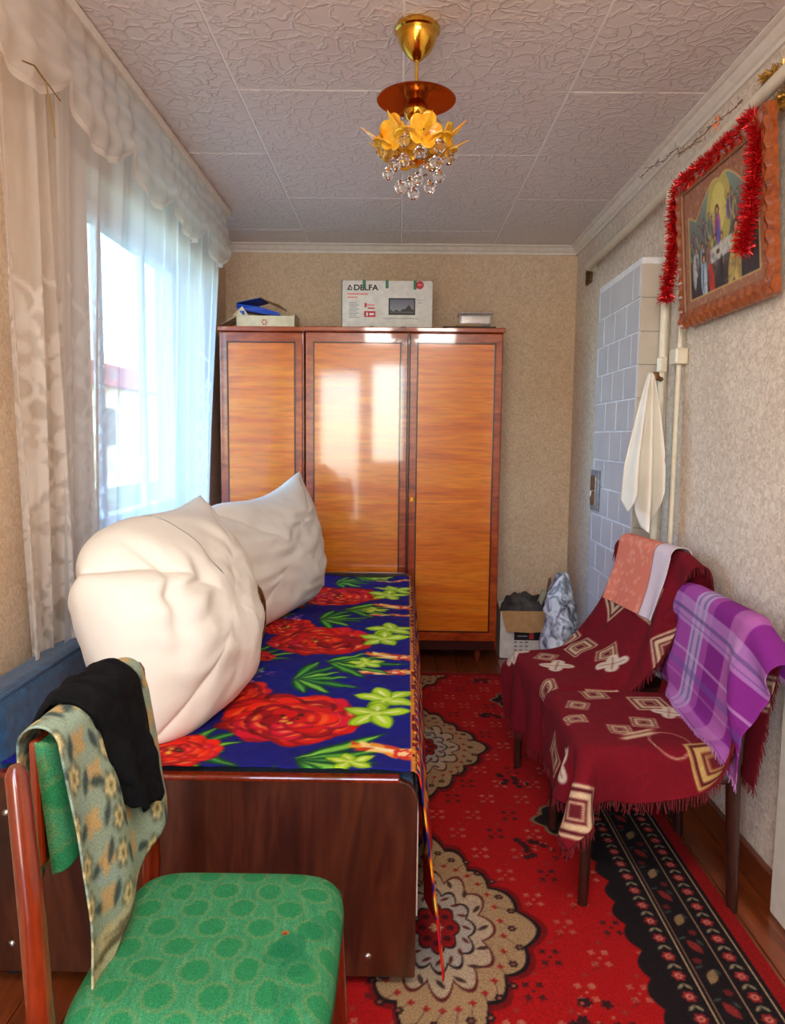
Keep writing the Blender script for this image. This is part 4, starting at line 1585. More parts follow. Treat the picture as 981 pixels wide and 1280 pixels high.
# ------------------------------------------------ bedspread
TW, HL = .90, .47          # width on top, hanging length
d = .005
cv = Cv(0, TW + HL, 0, 2.28, d, (14, 18, 120))
rs = np.random.RandomState(21)
# u: 0 at wall side ... TW at the bed edge ... down; y: 0 at near end
def u_of(X):
    return X - (BFX1 + .002 - TW)
for k in range(500):
    cv.ell(rs.rand() * 1.37, rs.rand() * 2.28, .02 + rs.rand() * .05, .006, rs.rand() * .6 - .3, [(10, 12, 96), (20, 26, 150), (16, 16, 110)][k % 3], .5)
def rose(X, Y, r, sx=1.15):
    cx, cy = u_of(X), Y - 1.49
    pal = [(160, 6, 24), (214, 18, 20), (240, 36, 16), (220, 16, 50), (250, 80, 20)]
    for ringi, (rad, n, pl) in enumerate(((.80, 11, .40), (.62, 10, .36), (.44, 8, .32), (.26, 6, .24))):
        for k in range(n):
            a = k * 2 * PI / n + ringi * .35 + rs.rand() * .3
            px, py = cx + r * rad * .78 * math.cos(a) * sx, cy + r * rad * .78 * math.sin(a)
            c0 = pal[rs.randint(0, 4)]
            cv.flower(px, py, r * pl, 3, rs.rand() * 6, tuple(int(q * .72) for q in c0), .25)
            cv.flower(px + r * .02, py + r * .02, r * pl * .88, 3, rs.rand() * 6, c0, .25)
            if rs.rand() < .65:
                cv.ell(px + r * pl * .3 * math.cos(a), py + r * pl * .3 * math.sin(a), r * pl * .55, r * pl * .20, a + 1.57, (246, 92, 30), .85)
            if rs.rand() < .3:
                cv.ell(px + r * pl * .4 * math.cos(a), py + r * pl * .4 * math.sin(a), r * pl * .3, r * pl * .10, a + 1.57, (250, 150, 90), .8)
    for k in range(14):
        cv.ell(cx + (rs.rand() - .5) * r * .35, cy + (rs.rand() - .5) * r * .35, .006, .006, 0, [(60, 30, 20), (236, 190, 60), (120, 10, 30)][k % 3])
def leaves(X, Y, r, lime=False, rot=0., n=7):
    cx, cy = u_of(X), Y - 1.49
    if lime:
        for k in range(5):
            a = rot + k * 2 * PI / 5 + rs.rand() * .4
            cv.leaf(cx + r * .5 * math.cos(a), cy + r * .5 * math.sin(a), r * .62, r * .34, a, (110, 160, 20))
            cv.leaf(cx + r * .5 * math.cos(a), cy + r * .5 * math.sin(a), r * .56, r * .26, a, (176, 216, 40))
            cv.leaf(cx + r * .48 * math.cos(a), cy + r * .48 * math.sin(a), r * .34, r * .08, a + .1, (226, 240, 150))
        cv.ell(cx, cy, r * .18, r * .18, 0, (200, 230, 90))
    else:
        for k in range(n):
            a = rot + (k - n / 2) * .42
            L = r * (.7 + .5 * rs.rand())
            cv.leaf(cx + L * .6 * math.cos(a), cy + L * .6 * math.sin(a), L * .65, r * .14, a, (8, 70, 34))
            cv.leaf(cx + L * .6 * math.cos(a), cy + L * .6 * math.sin(a), L * .55, r * .075, a, [(60, 150, 50), (110, 190, 60), (20, 110, 50)][k % 3])
            cv.line([(cx, cy), (cx + L * 1.1 * math.cos(a), cy + L * 1.1 * math.sin(a))], .003, (170, 220, 110), .8)
def feather(X, Y, L, rot, drop=0):
    cx, cy = u_of(X) + drop, Y - 1.49
    for k in range(12):
        t = k / 11
        a = rot + (.5 if k % 2 else -.5)
        px, py = cx + L * (t - .5) * math.cos(rot), cy + L * (t - .5) * math.sin(rot)
        w_ = L * .20 * math.sin(PI * (t * .8 + .15))
        cv.leaf(px, py, w_ * 1.5, w_ * .45, a, [(206, 60, 14), (240, 150, 40), (250, 214, 120)][k % 3])
    cv.leaf(cx, cy, L * .45, L * .045, rot, (252, 232, 180))
    cv.flower(cx + L * .12 * math.cos(rot), cy + L * .12 * math.sin(rot), L * .13, 5, 0, (214, 40, 40), .3)
    cv.flower(cx + L * .12 * math.cos(rot), cy + L * .12 * math.sin(rot), L * .07, 5, 0, (250, 210, 150), .3)
per = .74
for j in range(-1, 4):
    Y0 = 1.79 + per * j
    leaves(-.30, Y0 + .30, .15, rot=.25)
    leaves(-.46, Y0 + .26, .12, rot=2.6)
    leaves(-.50, Y0 - .21, .13, rot=.1)
    leaves(-.22, Y0 - .245, .17, rot=.05, n=5)
    rose(-.42 if j % 2 else -.46, Y0 + .17, .105)
    rose(-.27, Y0, .175)
    rose(-.50, Y0 - .22, .10)
    rose(-.72, Y0 + .1, .15)
    leaves(-.03, Y0 + .14, .085, True, .3)
    leaves(-.055, Y0 + .03, .085, True, 1.2)
    leaves(-.10, Y0 - .26, .055, True, .2)
    for k in range(14):
        cv.ell(u_of(-.40) + (rs.rand() - .5) * .07, Y0 - 1.49 + .30 + (rs.rand() - .5) * .10, .009, .006, rs.rand() * 3, [(120, 60, 150), (180, 130, 200), (84, 30, 110)][k % 3])
    feather(-.005, Y0 - .20, .20, -.5)
    feather(-.03, Y0 + .38, .17, .2)
# border: red and flames on the hanging part
w = (slice(None), slice(None))
cv.put(w, ((cv.X > TW - .012) & (cv.X < TW + .012)).astype(float) * .9, (214, 130, 40))
cv.put(w, ((cv.X > TW - .002) & (cv.X < TW + .006)).astype(float), (120, 12, 20))
for j in range(40):
    yy = j * .06
    cv.leaf(TW + .03, yy, .035, .010, .5, (206, 40, 20))
    cv.leaf(TW + .02, yy + .03, .030, .008, -.4, (246, 180, 60))
cv.put(w, (cv.X > TW + .33 + .02 * np.sin(cv.Y * 30)).astype(float), (204, 14, 18))
for j in range(18):
    yy = .03 + j * .13
    for (du, c1, c2) in ((.10, (226, 90, 10), (250, 180, 50)), (.21, (226, 80, 10), (250, 170, 40)), (.285, (220, 70, 20), (246, 210, 90))):
        for k in range(5):
            a = (k - 2) * .35 + (0 if j % 2 else .2)
            cv.leaf(TW + du + .02 * math.cos(a), yy + .045 * math.sin(a * 1.6), .055, .016, a, c1)
            cv.leaf(TW + du + .02 * math.cos(a), yy + .045 * math.sin(a * 1.6), .040, .009, a, c2)
    cv.flower(TW + .385, yy, .022, 6, 0, (30, 20, 130), .2)
    cv.flower(TW + .385, yy, .014, 6, 0, (246, 120, 150), .2)
    for k in range(4):
        cv.leaf(TW + .425, yy - .02 + k * .014, .028, .004, 0, (250, 190, 60))
C = cv.lin()
u, yv = cv.X, cv.Y
s = np.clip(u, 0, TW)
h_ = np.clip(u - TW, 0, None)
rad = .02
# cross profile: flat top, quarter round, then hanging with folds
topx = (BFX1 + .002 - TW) + s
arc = np.clip(h_ / (rad * PI / 2), 0, 1)
hang = np.clip(h_ - rad * PI / 2, 0, None)
hn = hang / (HL - rad * PI / 2)
fold = (np.sin(yv * 15 + .7 * np.sin(yv * 4)) * .6 + np.sin(yv * 37 + 1.2) * .25) * .020 * hn + .028 * hn ** .8 + .022 * hn * np.exp(-yv / .35)
drift = .028 * (yv / 2.28)
Xq = topx - rad * (h_ > 0) + rad * np.sin(arc * PI / 2) + fold * 1.0 + drift * np.clip((topx + .2) / .25, 0, 1)
Xq = np.where(h_ > 0, topx - rad + rad * np.sin(arc * PI / 2) + fold + drift + .008, np.where(topx > BFX1 - rad, BFX1 - rad + (topx - BFX1 + rad) * 1.0, topx) + drift * np.clip((topx + .2) / .25, 0, 1))
wr_ = (smooth_noise(cv.ny, cv.nx, 22, 8) - .5) * .010 + (smooth_noise(cv.ny, cv.nx, 60, 9) - .5) * .004
dip = -.006 * np.sin(yv * 9.0 + topx * 3)
Zq = BZ + .007 + wr_ * (h_ <= 0) + dip * (h_ <= 0) * np.clip((TW - u) / .1, 0, 1) - rad * (1 - np.cos(arc * PI / 2)) - hang * .985
Zq += np.where(h_ <= 0, .0, 0)
Zq = np.where((h_ > 0), np.maximum(Zq, .02 + .008 * np.sin(yv * 12)), Zq)
Yq = BFY + .0225 + yv * (BBY - .024 - BFY - .0225) / 2.28 - .045 * hn ** .7 * (yv < .3) * (1 - yv / .3)
P = np.stack([Xq, Yq, Zq], 2)
o = gridobj('bedspread', P, M['paint'], None, C, thick=.003, offset=-1)
tag(o, 'royal blue bedspread with big red flowers and lime leaves covering the sofa bed', 'bedspread')
# white sheet just showing behind the overhang
o = obj('white_sheet', G().box((BFX1 + .001, BFY + .026, .16), (BFX1 + .007, BFY + .30, .40)), M['cloth_white'], None, bevel=.002)
tag(o, 'strip of white sheet showing between end panel and bedspread overhang', 'sheet')


# ------------------------------------------------ pillows
def pillow(label, c, Lx, Lz, T, ax_u, ax_v, seed, shape, crease=1.0, pn=3.2, keepc=lambda U, V: 0 * U, group='big white pillows'):
    """ax_u: along the pillow's width, ax_v: up; the normal is their cross product"""
    n = 120
    a = np.linspace(-1, 1, n)
    U, V = np.meshgrid(a, a)
    au = np.array(ax_u, float)
    au /= np.linalg.norm(au)
    av = np.array(ax_v, float)
    av -= au * av.dot(au)
    av /= np.linalg.norm(av)
    nn = np.cross(au, av)
    n1 = smooth_noise(n, n, 5, seed) - .5
    n2 = smooth_noise(n, n, 11, seed + 1) - .5
    n3 = smooth_noise(n, n, 22, seed + 2) - .5
    th = ((1 - np.abs(U) ** 2.6) * (1 - np.abs(V) ** 2.6)).clip(0) ** .5
    # creases running to the corners and the middle
    ang = np.arctan2(V, U)
    rad_ = np.hypot(U, V)
    cr = (np.sin(ang * 7 + 6 * n1) * .007 * np.clip(rad_ - .45, 0, 1) + np.sin(V * 17 + U * 4 + 9 * n1) * .0035) * crease
    env = np.clip(th, 0, 1)
    out = []
    pu = 1 - .07 * (1 - V ** 2) * 1.0
    pv = 1 - .07 * (1 - U ** 2)
    for side in (1, -1):
        hgt = side * T / 2 * th * (1 + .25 * n1) + env * (n2 * .012 + n3 * .0025 + cr * side) * (1 if side > 0 else .5)
        u_ = U * pu * Lx / 2
        v_ = V * pv * Lz / 2
        sqc = (np.abs(U) ** pn + np.abs(V) ** pn + 1e-9) ** (1 / pn)
        kk = np.maximum(np.abs(U), np.abs(V)) / sqc
        kk = 1 - (1 - kk) * (1 - .75 * keepc(U, V))
        u_ = u_ * kk
        v_ = v_ * kk
        u_, v_, hgt = shape(u_, v_, hgt, U, V, side)
        P = np.array(c)[None, None] + u_[..., None] * au + v_[..., None] * av + hgt[..., None] * nn
        out.append(P)
    # weld both sides into one closed mesh
    F, B = out
    me = bpy.data.meshes.new('pillow')
    Vs = np.concatenate([F.reshape(-1, 3), B.reshape(-1, 3)])
    idx = np.arange(n * n).reshape(n, n)
    bidx = idx + n * n
    bidx[0, :] = idx[0, :]
    bidx[-1, :] = idx[-1, :]
    bidx[:, 0] = idx[:, 0]
    bidx[:, -1] = idx[:, -1]
    q1 = np.stack([idx[:-1, :-1], idx[:-1, 1:], idx[1:, 1:], idx[1:, :-1]], -1).reshape(-1, 4)
    q2 = np.stack([bidx[:-1, :-1], bidx[1:, :-1], bidx[1:, 1:], bidx[:-1, 1:]], -1).reshape(-1, 4)
    used = np.unique(np.concatenate([q1.ravel(), q2.ravel()]))
    remap = -np.ones(2 * n * n, int)
    remap[used] = np.arange(len(used))
    me.from_pydata(Vs[used].tolist(), [], remap[np.concatenate([q1, q2])].tolist())
    me.update()
    o = bpy.data.objects.new('pillow', me)
    finish(o, M['cloth_white'], None, True)
    tag(o, label, 'pillow', group)
    return o


def shp1(u, v, h, U, V, side):
    # top near corner rounded down and folded, top far corner peaked, bottom bulging
    v = v - .055 * np.exp(-((U + 1) / .45) ** 2) * (V > 0) * V ** 2
    v = v + .03 * np.exp(-((U - 1) / .35) ** 2) * np.clip(V, 0, 1) ** 2
    u = u + .085 * V * (U > 0) * U + .02 * V * (U < 0)
    v = v - .03 * (U > 0) * U * (V > 0) * V
    h = h + side * .03 * np.exp(-((V + .35) / .5) ** 2) * (1 - U ** 2)
    if side > 0:
        # broad fold from upper near corner
        h = h - .035 * np.exp(-((U + .62 - .15 * (V - .5)) / .07) ** 2) * np.clip(V + .25, 0, 1) * np.clip(1.05 - V, 0, 1) * 1.3
        h = h - .010 * np.exp(-((V - .35 - .1 * U) / .08) ** 2) * np.exp(-((U + .45) / .3) ** 2)
    h = h - .05 * (V) ** 2 * (V > 0)
    return u, v, h


def shp2(u, v, h, U, V, side):
    u = u + .04 * V * (U > 0) * U
    v = v + .035 * np.exp(-((U - 1) / .35) ** 2) * np.clip(V, 0, 1) ** 2 - .03 * (V > 0) * V * np.exp(-(U / .6) ** 2)
    v = v + .03 * np.exp(-((U - 1) / .25) ** 2) * np.clip(-V, 0, 1) ** 2
    return u, v, h


pillow('nearer of two big white pillows, cream-toned and creased, beside the green chair', (-.58, 1.89, .742), .66, .60, .33, (.22, .97, .06), (-.30, .06, 1), 3, shp1, pn=3.0, keepc=lambda U, V: (U > 0) * (V > 0) * 1.0 * np.clip(U * V, 0, 1))
pillow('farther of two big white pillows, leaning up near the wardrobe', (-.51, 2.88, .75), .82, .54, .25, (.34, .93, .06), (-.30, .04, 1), 9, shp2, pn=3.6, keepc=lambda U, V: (U > 0) * np.clip(U * abs(V), 0, 1))
# small brown patterned cushion wedged between them
n = 50
a = np.linspace(-1, 1, n)
U, V = np.meshgrid(a, a)
cvc = Cv(0, .22, 0, .22, .22 / (n - 1), (110, 70, 30))
for k in range(60):
    cvc.leaf(rs.rand() * .22, rs.rand() * .22, .02, .008, rs.rand() * 3, [(170, 120, 40), (70, 36, 20), (196, 150, 70)][k % 3])
th = ((1 - np.abs(U) ** 3) * (1 - np.abs(V) ** 3)).clip(0) ** .5
P = np.stack([-.49 + .045 * th, 2.40 + U * .11, .60 + V * .10], 2)
o = gridobj('small_cushion', P, M['paint'], None, cvc.lin()[:n, :n] if cvc.C.shape[0] >= n else None, thick=.05)
tag(o, 'small brown and gold cushion wedged between the two white pillows', 'cushion')

# ================================================================== CURTAINS
def lace_canvas(x0, x1, z0, z1, seed, zmax, cols):
    cv = Cv(x0, x1, z0, z1, .005, (0, 0, 0))
    rs = np.random.RandomState(seed)
    cv.C += 0
    for cx in cols:
        z = z0 + .08
        while z < zmax:
            k = rs.randint(0, 3)
            xx = cx + (rs.rand() - .5) * .05
            cv.flower(xx, z, .075, 5, rs.rand() * 6, (255, 255, 255), .45)
            cv.flower(xx, z, .045, 5, rs.rand() * 6, (90, 90, 90), .4)
            cv.ell(xx, z, .015, .015, 0, (255,) * 3)
            for q in range(5):
                a = rs.rand() * 6.28
                cv.leaf(xx + .09 * math.cos(a), z + .10 * math.sin(a), .055, .020, a, (255,) * 3)
            pts = [(xx + .05 * math.sin(t * 5) * t * 2, z + .05 + t * .16) for t in np.linspace(0, 1, 8)]
            cv.line(pts, .012, (255,) * 3)
            cv.ell(xx + .06, z + .12, .035, .035, 0, (230,) * 3, ring=.35)
            z += .19 + rs.rand() * .03
    return cv


def curtain(label, y0, y1, z0, z1, folds, seed, cols, m, xb=-.86, amp=.022, zmax=1.55, pull=0, dens0=.0, group='tulle curtains on the ceiling rail'):
    nx, ny = 300, 230
    t = np.linspace(0, 1, nx)[None]
    zz = np.linspace(z0, z1, ny)[:, None]
    rs = np.random.RandomState(seed)
    ph = np.cumsum(.5 + rs.rand(nx))
    ph = ph / ph[-1] * folds * 2 * PI
    ph = np.convolve(np.pad(ph, 12, 'edge'), np.ones(25) / 25, 'valid')[None]
    a = amp * (.55 + .45 * (z1 - zz) / (z1 - z0))
    dn = (z1 - zz) / (z1 - z0)
    a = a * (1 - .35 * dn)
    X = xb - .085 * dn + a * np.sin(ph) + .35 * a * np.sin(ph * 2.3 + 1) + .010 * np.sin(t * 9 + zz * 2)
    Y = y0 + (y1 - y0) * t + a * .5 * np.cos(ph) + pull * ((z1 - zz) / (z1 - z0)) * (t * 0 + 1)
    Z = zz + 0 * t + .006 * np.sin(ph * .5)
    cv = lace_canvas(0, (y1 - y0), z0, z1, seed, zmax, cols)
    L = cv.sample((y1 - y0) * t + 0 * zz, zz + 0 * t) / 255.
    hem = ((zz < z0 + .03) * .5)[..., None] + 0 * L
    nz = smooth_noise(ny, nx, 40, seed + 5)[..., None]
    edge = ((t < .02) | (t > .98)).astype(float)[..., None] * .4 + 0 * L
    L = np.clip(L * .9 + hem + dens0 + edge + (nz - .5) * .1, 0, 1)
    o = gridobj('tulle_curtain', np.stack([X, Y + 0 * zz, Z], 2), m, None, L)
    tag(o, label, 'curtain', group)
    return o


curtain('dense tulle curtain with lace flowers hanging over the wall left of the window', 1.60, 1.90, .52, 2.235, 3, 3, [.10, .24], M['tulle_dense'], pull=.22, dens0=.0)
curtain('sheer white tulle curtain hanging across the window beside the wardrobe', 1.93, 3.60, .50, 2.235, 9, 5, [.14, .30, 1.50], M['tulle'], dens0=.0, zmax=1.6, pull=.04, amp=.017)
# scalloped valances
def valance(label, y0, y1, zt, ns, seed, drop=.26):
    nx, ny = 260, 60
    t = np.linspace(0, 1, nx)[None]
    v = np.linspace(0, 1, ny)[:, None]
    sc = np.abs(np.sin(t * PI * ns)) ** .7
    L = drop * (.72 + .35 * sc)
    Z = zt - v * L - .006 * np.sin(v * 9) * sc
    swag = np.sin(v * PI * 5 + sc * 2.5) * .010 * v
    X = -.835 + .007 * np.sin(t * PI * ns * 7 + 1.5 * np.sin(t * 19)) * (.6 + .4 * v) + swag + .015 * v
    Y = y0 + (y1 - y0) * t + 0 * v
    D = np.clip(.35 + .5 * (v > .93) + .25 * np.sin(v * 30 + sc * 6) * .5, 0, 1) + 0 * t
    P = np.stack([X, Y, Z + 0 * t], 2)
    o = gridobj('tulle_valance', P, M['tulle_dense'], None, np.repeat(D[..., None], 3, 2))
    tag(o, label, 'curtain', 'scalloped tulle valance')
    return o


valance('short scalloped tulle valance gathered along the ceiling rail over both curtains', 1.45, 3.60, 2.262, 5, 3, .27)
rl = obj('curtain_rail', G().box((-.875, 1.2, 2.262), (-.82, 3.66, 2.2895)), M['cornice'], None, bevel=.004)
tag(rl, 'long off-white curtain rail fixed to the ceiling before the window', 'rail')
bpy.context.view_layer.update()
for k in range(28):
    yy = 1.3 + k * .083
    obj('hook', G().tube([(-.85, yy, 2.262), (-.85, yy, 2.232)], .0025, 5), M['whitepaint'], rl)
g = G().tube([(-.80, 1.62, 1.99), (-.795, 1.66, 2.0), (-.79, 1.70, 1.985), (-.79, 1.72, 1.93), (-.79, 1.735, 1.88)], .002, 6)
g.tube([(-.795, 1.66, 2.0), (-.79, 1.77, 1.975)], .0015, 5)
o = obj('curtain_cord', g, M['wire'])
setparent(o, rl)

# ================================================================== CHANDELIER
ch = thing('chandelier', 'brass ceiling lamp with amber glass flowers and hanging crystal balls', 'lamp', (.036, 2.055, 1.86))
HX, HY = .036, 2.055
zt = ZC - .0072
obj('canopy', G().lathe([(0, -.088), (.012, -.086), (.018, -.081), (.030, -.070), (.042, -.054), (.050, -.038), (.053, -.024), (.054, -.018), (.060, -.015), (.060, -.006), (.054, 0)], (HX, HY, zt), 32), M['brass'], ch, True)
obj('rod', G().tube([(HX, HY, zt - .085), (HX, HY, zt - .10), (HX, HY, zt - .155), (HX, HY, 2.10)], [.006, .0045, .0045, .0022], 10), M['brass'], ch, True)
obj('disc', G().lathe([(0, 0), (.104, 0), (.106, .0015), (.104, .004), (0, .004)], (HX, HY, 2.104), 48), M['copper'], ch, False, label='amber mirror disc')
obj('hub', G().lathe([(0, .012), (.022, .010), (.024, 0), (.030, -.010), (.034, -.022), (.031, -.034), (.024, -.044), (.020, -.048), (.018, -.060), (0, -.06)], (HX, HY, 2.10), 28), M['brass'], ch, True)
obj('lamp_socket', G().lathe([(0, .0), (.026, 0), (.030, -.014), (.026, -.030), (.018, -.040), (.010, -.046), (0, -.048)], (HX, HY, 2.048), 24), simple('frosted_socket', (206, 196, 176), .3), ch, True)
obj('stem', G().tube([(HX, HY, 2.01), (HX, HY, 1.955)], .006, 10).lathe([(0, 0), (.022, .002), (.026, .010), (.010, .016), (0, .018)], (HX, HY, 1.945), 20), M['brass'], ch, True)
for k in range(6):
    a = k * PI / 3 + .35
    ca, sa = math.cos(a), math.sin(a)
    g = G().tube([(HX + .022 * ca, HY + .022 * sa, 2.09), (HX + .055 * ca, HY + .055 * sa, 2.055), (HX + .085 * ca, HY + .085 * sa, 2.025), (HX + .07 * ca, HY + .07 * sa, 1.985), (HX + .02 * ca, HY + .02 * sa, 1.955)], .0016, 6)
    obj('arm', g, M['brass'], ch, True)


def glass_flower(c, nrm, r, lobes, m):
    nrm = Vector(nrm).normalized()
    a = Vector((0, 0, 1)).cross(nrm).normalized()
    b = nrm.cross(a)
    rings, n = 6, lobes * 8
    vs = []
    for i in range(rings + 1):
        t = i / rings
        for k in range(n):
            th = 2 * PI * k / n
            lim = .76 + .24 * abs(math.cos(th * lobes / 2)) ** .6
            rr = r * t * lim
            dz = .28 * r * t ** 2.2 + .05 * r * math.cos(th * lobes) * t
            vs.append(Vector(c) + (a * math.cos(th) + b * math.sin(th)) * rr + nrm * dz)
    fs = []
    for i in range(rings):
        for k in range(n):
            k2 = (k + 1) % n
            fs.append((i * n + k, i * n + k2, (i + 1) * n + k2, (i + 1) * n + k))
    return G().add(vs, fs)


for k in range(6):
    a = -PI / 2 + k * PI / 3 + .26
    ca, sa = math.cos(a), math.sin(a)
    c = (HX + .075 * ca, HY + .075 * sa, 2.000)
    fo = obj('glass_flower', glass_flower(c, (ca, sa, -.12), .047, 5, None), M['amber'], ch, True)
    sm = fo.modifiers.new('thickness', 'SOLIDIFY')
    sm.thickness = .0035
    obj('flower_pin', G().lathe([(0, .006), (.004, .004), (.004, 0), (0, 0)], (c[0] + ca * .004, c[1] + sa * .004, c[2]), 8), M['rubber'], fo)
for k in range(6):
    a = -PI / 2 + k * PI / 3 + .26 + PI / 6
    ca, sa = math.cos(a), math.sin(a)
    c = (HX + .080 * ca, HY + .080 * sa, 1.988)
    fo = obj('glass_flower', glass_flower(c, (ca * .5, sa * .5, -1), .040, 5, None), M['amber'], ch, True)
    fo.rotation_euler = (0, 0, 0)
    sm = fo.modifiers.new('thickness', 'SOLIDIFY')
    sm.thickness = .003
for k in range(8):                         # pointed leaves sticking up and out
    a = k * PI / 4 + .26
    ca, sa = math.cos(a), math.sin(a)
    p0 = Vector((HX + .08 * ca, HY + .08 * sa, 1.985))
    p1 = Vector((HX + .150 * ca, HY + .150 * sa, 2.020 + .006 * (k % 2)))
    sdv = Vector((-sa, ca, 0)) * .010
    md = (p0 + p1) / 2 + Vector((0, 0, -.006))
    g = G().add([p0, md + sdv, p1, md - sdv, p0 + Vector((0, 0, .003)), md + sdv + Vector((0, 0, .003)), p1 + Vector((0, 0, .002)), md - sdv + Vector((0, 0, .003))],
                [(3, 2, 1, 0), (4, 5, 6, 7), (0, 1, 5, 4), (1, 2, 6, 5), (2, 3, 7, 6), (3, 0, 4, 7)])
    obj('glass_leaf', g, M['amber'], ch)
cprof = [(0, -.018), (.007, -.017), (.0135, -.011), (.0168, -.002), (.0155, .006), (.009, .013), (.003, .018), (0, .019)]
for (rr, zz, n, ph) in ((.092, 1.966, 6, .2), (.074, 1.925, 5, .5), (.040, 1.886, 4, .1), (.060, 1.955, 3, .7)):
    for k in range(n):
        a = 2 * PI * k / n + ph
        c = (HX + rr * math.cos(a), HY + rr * math.sin(a), zz + .006 * math.sin(k * 5.0))
        o = obj('crystal', G().lathe(cprof, c, 8), M['crystal'], ch)
        obj('crystal_wire', G().tube([(c[0], c[1], c[2] + .015), (HX + rr * .85 * math.cos(a), HY + rr * .85 * math.sin(a), min(1.995, c[2] + .06))], .0007, 4), M['brass'], o)

# ================================================================== GREEN CHAIR in the foreground
gc = thing('green_chair', 'wooden chair with worn green patterned seat in front of the bed end', 'chair', (-.26, 1.04, 0))
cy0, cy1 = .865, 1.245
# seat cushion painted
def seat_pattern(x0, x1, y0, y1, d, seed):
    cv = Cv(x0, x1, y0, y1, d, (58, 140, 92))
    rs = np.random.RandomState(seed)
    for k in range(900):
        cv.ell(x0 + rs.rand() * (x1 - x0), y0 + rs.rand() * (y1 - y0), .012, .0016, 1.57 + rs.rand() * .2, [(74, 154, 106), (48, 124, 80), (92, 154, 110)][k % 3], .5)
    j = 0
    y = y0 - .03
    while y < y1 + .05:
        x = x0 - .02 + (.038 if j % 2 else 0)
        while x < x1 + .04:
            cv.flower(x, y, .021, 10, 0, (34, 130, 78), .12, .75)
            cv.flower(x, y, .0275, 12, .2, (118, 138, 84), .14, .45, ring=.22)
            x += .076
        y += .046
        j += 1
    return cv


cv = seat_pattern(-.45, -.082, cy0 - .01, cy1 - .01, .0018, 4)
rs = np.random.RandomState(2)
for k in range(6):                         # darker green patches and worn orange spot
    cv.ell(-.17 + .07 * rs.rand(), cy0 + .03 + .2 * rs.rand(), .03, .02, rs.rand() * 3, (16, 110, 70), .35)
cv.ell(-.165, 1.045, .006, .005, 0, (170, 100, 40))
cv.ell(-.165, 1.043, .003, .002, 0, (90, 40, 20))
a_ = (cv.X - cv.x0) / (cv.x1 - cv.x0) * 2 - 1
b_ = (cv.Y - cv.y0) / (cv.y1 - cv.y0) * 2 - 1
# rounded-rectangle mapping with domed top that wraps down the sides
r4 = (np.abs(a_) ** 6 + np.abs(b_) ** 6) ** (1 / 6)
sq_ = np.maximum(np.abs(a_), np.abs(b_))
f_ = np.where(r4 > 1e-6, sq_ / np.maximum(r4, 1e-6), 1)
hw, hl = (cv.x1 - cv.x0) / 2, (cv.y1 - cv.y0) / 2
Xs = (cv.x0 + cv.x1) / 2 + a_ * f_ * hw
Ys = (cv.y0 + cv.y1) / 2 + b_ * f_ * hl
Zs = .408 + .045 * (np.clip(1 - sq_ ** 9, 0, 1)) ** .5 + .005 * (1 - sq_ ** 2)
P = np.stack([Xs, Ys, Zs], 2)
gridobj('seat', P, M['upholstery'], gc, cv.lin(), thick=.004)
obj('seat_board', G().box((-.445, cy0 - .003, .40), (-.090, cy1 - .018, .412)), M['darkwood'], gc, bevel=.004)
for (a, b) in (((-.44, cy0 + .005, .35), (-.10, cy0 + .025, .402)), ((-.44, cy1 - .045, .35), (-.10, cy1 - .025, .402)), ((-.115, cy0 + .01, .35), (-.097, cy1 - .03, .402)), ((-.455, cy0 + .01, .35), (-.435, cy1 - .03, .402))):
    obj('rail', G().box(a, b), M['chairwood'], gc, bevel=.003)
for (lx, ly, yy) in ((-.108, cy0 + .018, -.01), (-.108, cy1 - .038, .01)):
    obj('leg', G().tube([(lx, ly, .41), (lx + .01, ly + yy * .4, .2), (lx + .025, ly + yy, .002 if lx < -.6 else .013)], [.018, .016, .011], 12), M['chairwood'], gc, True)
for (ly, ztp) in ((.868, .80), (1.285, .80)):
    obj('post', G().tube([(-.50, ly + (-.012 if ly < 1 else .012), .013), (-.462, ly, .25), (-.452, ly, .42), (-.458, ly, .60), (-.470, ly, ztp - .012), (-.471, ly, ztp)], [.012, .016, .0175, .0165, .014, .008], 14), M['chairwood'], gc, True)
# back pad
n, mq = 60, 150
cvb = seat_pattern(0, .42, 0, .185, .003, 8)
Pz = cvb.Y
a_ = cvb.X / .42 * 2 - 1
b_ = cvb.Y / .185 * 2 - 1
sq_ = np.maximum(abs(a_), abs(b_))
P = np.stack([-.468 + .030 * np.clip(1 - sq_ ** 8, 0, 1) ** .5 - .03 * b_ * .3, .925 + cvb.X * .35 / .42, .62 + cvb.Y], 2)
gridobj('back_pad', P, M['upholstery'], gc, cvb.lin(), thick=.004)
obj('back_board', G().box((-.486, .925, .63), (-.470, 1.272, .806)), M['chairwood'], gc, bevel=.006)


